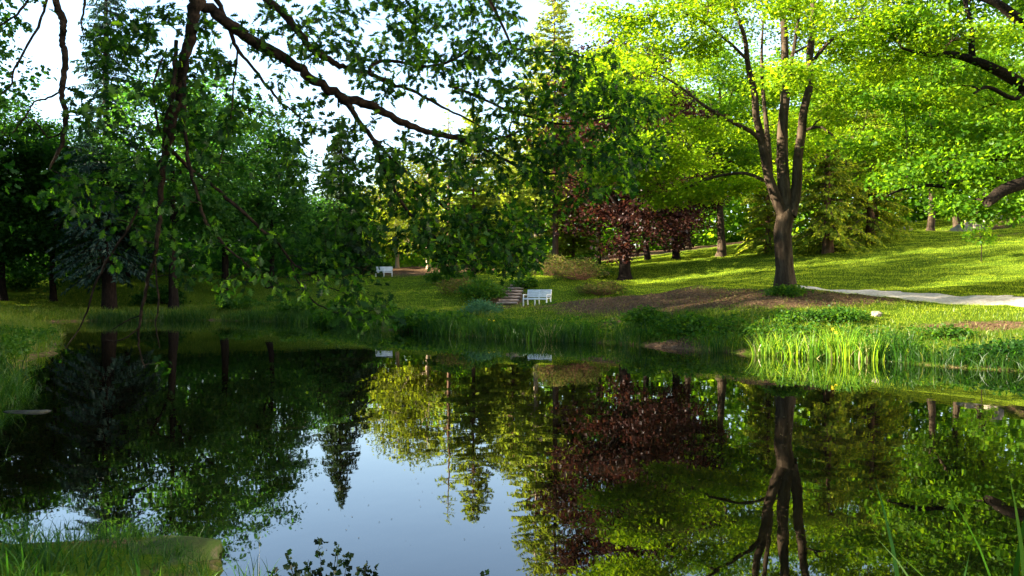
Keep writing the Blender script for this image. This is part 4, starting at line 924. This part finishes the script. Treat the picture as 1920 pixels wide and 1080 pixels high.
for i, (px, D, rr, hh, lab) in enumerate([(640, 52, 1.5, 1.0, 'dark leafy shrub on the far shore under the lowest left oak twigs'), (720, 50, 1.6, .9, 'green leafy shrub on the far shore below the far white bench'), (790, 43.5, 1.5, .9, 'green leafy shrub on the far shore midway between the two benches'),
        (850, 42, 1.2, .7, 'light green leafy shrub left of the bluish shrub'), (560, 59.5, 1.5, .9, 'green shrub on the far shore below the dark spruce'), (450, 63.5, 1.6, .8, 'dark shrub on the far left shore below the bushy-crowned tree')]):
    bush('shrub', bpos(px, D), rr, hh, 110, 22, .15, BROAD, M['leaf_bush'], lab, 'shrub', None, 630 + i)
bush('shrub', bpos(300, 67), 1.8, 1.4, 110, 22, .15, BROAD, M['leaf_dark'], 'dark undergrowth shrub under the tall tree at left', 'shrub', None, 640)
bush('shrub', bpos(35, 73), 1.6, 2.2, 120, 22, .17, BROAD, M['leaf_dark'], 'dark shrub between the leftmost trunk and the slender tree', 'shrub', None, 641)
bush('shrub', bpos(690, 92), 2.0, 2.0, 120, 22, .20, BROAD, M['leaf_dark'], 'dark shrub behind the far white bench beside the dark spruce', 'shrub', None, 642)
for i, (x_, y_) in enumerate([(-13.2, 14.8), (-13.8, 17.6), (-15.4, 20.6), (-18.0, 23.6), (-20.5, 27.0), (-22.0, 29.6), (-23.5, 32.6), (-27.0, 35.8), (-28.5, 38.6), (-30.0, 41.6)]):  # out-of-view shrubs added to keep low sun off the left bank
    bush('shrub', (x_, y_, Zp(x_, y_)), 1.9, 3.4, 240, 34, .16, BROAD, M['leaf_dark'], 'unseen tall shrub added outside the left edge to block sun', 'shrub', 'shade shrubs added beyond the left edge', 670 + i)
# near sapling twigs at the bottom
def sapling(px, D, n, spread, h, label, seed, ls=.042):
    r = np.random.default_rng(seed); wd = MB(); LP, LA = [], []
    for k in range(n):
        u = (k + .5) / n * 2 - 1; hk = h * (1 - .28 * abs(u)) * r.uniform(.8, 1.05)
        p = curve3(np.array([u * .06, 0, -.1]), np.array([u * spread, r.normal(0, .08), hk]), .04, 12, r, .015)
        wd.tube(p, np.linspace(.005, .0012, 12), 5)
        m = 26; s = r.uniform(.45, 1.0, m); q = np.stack([np.interp(s * 11, np.arange(12), p[:, a]) for a in range(3)], -1)
        A = r.normal(0, .7, (m, 3)) + [0, 0, .55]; LP.append(q + norm(A) * .012); LA.append(A)
    t = thing('sapling', ((px - 960) / F * D, D, -.12), label, 'sapling'); wd.build('stems', M['bark_dark'], t, True)
    P_ = np.vstack(LP); link(leaves_mesh('foliage', BROAD, P_, np.vstack(LA), r.normal(0, 1, P_.shape), ls * r.uniform(.6, 1.2, len(P_))), 'foliage', M['leaf_silhouette'], t)
sapling(608, 5.0, 17, .37, .64, 'dark leafy sapling tips rising at the bottom edge in front of the sky reflection', 650)
sapling(912, 5.0, 4, .07, .52, 'small dark leaf tip at the bottom edge near the middle', 651)
# young tree on the lawn
ysp = [(np.array([[0, 0, -.2], [0, 0, 0], [.03, 0, 1.2], [.0, .02, 2.3], [.05, 0, 3.2]]), [.03, .028, .024, .018, .008])]
yl = lobes_in(661, (0, 0, 2.1), (.8, .8, 1.35), 18, .35, .8, .5, .2)
ym = broadleaf(662, ysp, yl, 6, 7, BROAD, .15, .14, .08, .6, .3, .006)
plant('young_tree', ym, (M['bark'], M['leaf_green']), at(1840, 50, .02), 'thin young tree planted alone on the open lawn at right', 'tree')

# ------------------------------------------------------------------ rocks
def rock(name, loc, size, seed, mat, label, rz=0.0, sub=24, amp=.22, flat=.0):
    r = np.random.default_rng(seed); th = np.linspace(0, pi, sub); ph = np.linspace(0, 2 * pi, sub * 2, endpoint=False)
    T, Ph = np.meshgrid(th, ph, indexing='ij'); d = np.stack([np.sin(T) * np.cos(Ph), np.sin(T) * np.sin(Ph), np.cos(T)], -1).reshape(-1, 3)
    rad = np.ones(len(d))
    for k in range(14):
        n_ = norm(r.normal(0, 1, 3)); c = r.uniform(.55, .92); dd = d @ n_; rad = np.where(dd * rad > c, np.minimum(rad, c / np.maximum(dd, 1e-3)), rad)
    for k in range(10):
        n_ = r.normal(0, 3.5, 3); rad += amp * .12 * np.sin(d @ n_ + r.uniform(0, 6))
    for k in range(12):
        n_ = r.normal(0, 12, 3); rad += amp * .035 * np.sin(d @ n_ + r.uniform(0, 6))
    V = d * rad[:, None] * np.asarray(size)
    i = np.arange(sub - 1)[:, None] * sub * 2; j = np.arange(sub * 2)[None]; k = (j + 1) % (sub * 2)
    q = np.stack([i + j, i + sub * 2 + j, i + sub * 2 + k, i + k], -1).reshape(-1, 4)
    o = link(mesh_np(name, V, [q], True), name, mat); o.location = loc; o.rotation_euler = (0, 0, rz)
    return tag(o, label, 'rock')
rock('rock', (-2.58, 6.3, -.08), (.60, .44, .26), 41, M['rock'], 'brown flat-topped rock at the water edge in the bottom left, half covered by grass', .15)
rock('rock', (-8.05, 14.2, .0), (.42, .20, .05), 42, M['rock_grey'], 'flat grey stone barely above the water at the left bank', .2)
q = at(1642, 31.0); rock('rock', (q[0], q[1], q[2] + .05), (.22, .18, .15), 43, M['rock_pale'], 'pale stone on the sunlit bank just below the path')
for i, (px, D, sx, sz, lab) in enumerate([(1803, 75.5, 1.1, .7, 'pale boulder lowest on the left of the group at the lawn top'), (1815, 77, .9, .9, 'pale boulder leaning by the wide tree foot'), (1862, 78.5, 1.5, 1.3, 'largest pale boulder at the lawn top near the right edge'), (1836, 76.5, .8, .6, 'small pale boulder in front of the wide tree foot'), (1700, 76.5, .55, .35, 'small pale stone at the lawn top behind the yew thicket')]):
    q = at(px, D); rock('boulder', (q[0], q[1], q[2] + .15), (sx, sx * .7, sz), 50 + i, M['rock_pale'], lab, i * .8)['category'] = 'boulder'

# ------------------------------------------------------------------ garden benches
def rotm(ax, a):
    c, s = cos(a), sin(a)
    return {'x': np.array([[1, 0, 0], [0, c, -s], [0, s, c]]), 'y': np.array([[c, 0, s], [0, 1, 0], [-s, 0, c]]), 'z': np.array([[c, -s, 0], [s, c, 0], [0, 0, 1]])}[ax]
def bench(loc, rz, label, W=1.66):
    t = thing('garden_bench', loc, label, 'bench', None, rz)          # front faces local -Y
    w2 = W / 2; wp = M['white_paint']
    b = MB()
    for k in range(5): b.box((0, -.24 + k * .105, .435), (W - .10, .09, .03), None, .006)
    b.box((0, -.275, .395), (W - .14, .035, .09), None, .006)
    b.build('seat', wp, t)
    b = MB(); tilt = rotm('x', -.16)
    for k in range(4): b.box(np.array([0, .245 + .018 * (k * .125 / .11), .545 + k * .098]), (W - .13, .024, .086), tilt, .005)
    b.box((0, .335, .925), (W - .02, .05, .07), tilt, .008)
    b.build('backrest', wp, t)
    for sx in (-1, 1):
        b = MB(); b.box((sx * (w2 - .04), -.02, .645), (.075, .60, .035), rotm('x', -.05), .008)
        b.box((sx * (w2 - .04), -.275, .545), (.055, .055, .19), None, .006); b.build('armrest', wp, t)
    for sx in (-1, 0, 1):
        b = MB(); b.box((sx * (w2 - .04), -.275, .20), (.06, .06, .52), None, .006); b.build('leg', wp, t)
    for sx in (-1, 0, 1):
        b = MB(); b.box((sx * (w2 - .04), .255, .19), (.06, .06, .52), rotm('x', .1), .006)
        b.box((sx * (w2 - .04), .285, .66), (.055, .05, .52), rotm('x', -.16), .006); b.build('leg', wp, t)
    return t
def bench_at(px, D, rz, label): x, y, z = at(px, D); return bench((x, y, z), rz, label)
bench_at(1007, 51.6, -radians(30), 'white wooden garden bench with armrests beside the log steps above the pond')
bench_at(720, 84.5, radians(4), 'far white garden bench on the grass at the left edge of the sunlit clearing')

# ------------------------------------------------------------------ log steps
r = np.random.default_rng(88)
a0, a1 = np.array(at(951, 52.6)), np.array(at(974, 57.6)); N = 8
t = thing('garden_steps', tuple(a0), 'weathered log steps climbing the slope left of the white bench', 'steps')
dirv = (a1 - a0)[:2]; dirv /= np.linalg.norm(dirv); ang = math.atan2(dirv[1], dirv[0]) - pi / 2
for k in range(N):
    f = k / (N - 1); c = a0 + (a1 - a0) * f; wdt = 1.28 - .34 * f; z = max(Zp(c[0], c[1]) + .10, a0[2] + (a1[2] - a0[2]) * f + .06)
    b = MB(); R = rotm('z', ang + r.normal(0, .07))
    n = 9; s = np.linspace(-.5, .5, n)
    p = np.stack([s * wdt, -.10 * (1 - 4 * s * s) + r.normal(0, .008, n), r.normal(0, .008, n) * 1.0], -1) @ R.T
    b.tube(p, .085 + r.normal(0, .006, n), 8)
    p2 = np.stack([s * wdt * .96, .08 + 0 * s, r.normal(0, .006, n) - .005], -1) @ R.T
    b.tube(p2, .075, 8)
    b.box(R @ np.array([0, .26, -.045]), (wdt * .92, .36, .10), R, .02)
    o = b.build('step', M['step_wood'], t, True); o.location = tuple(np.array([c[0], c[1], z]) - a0)
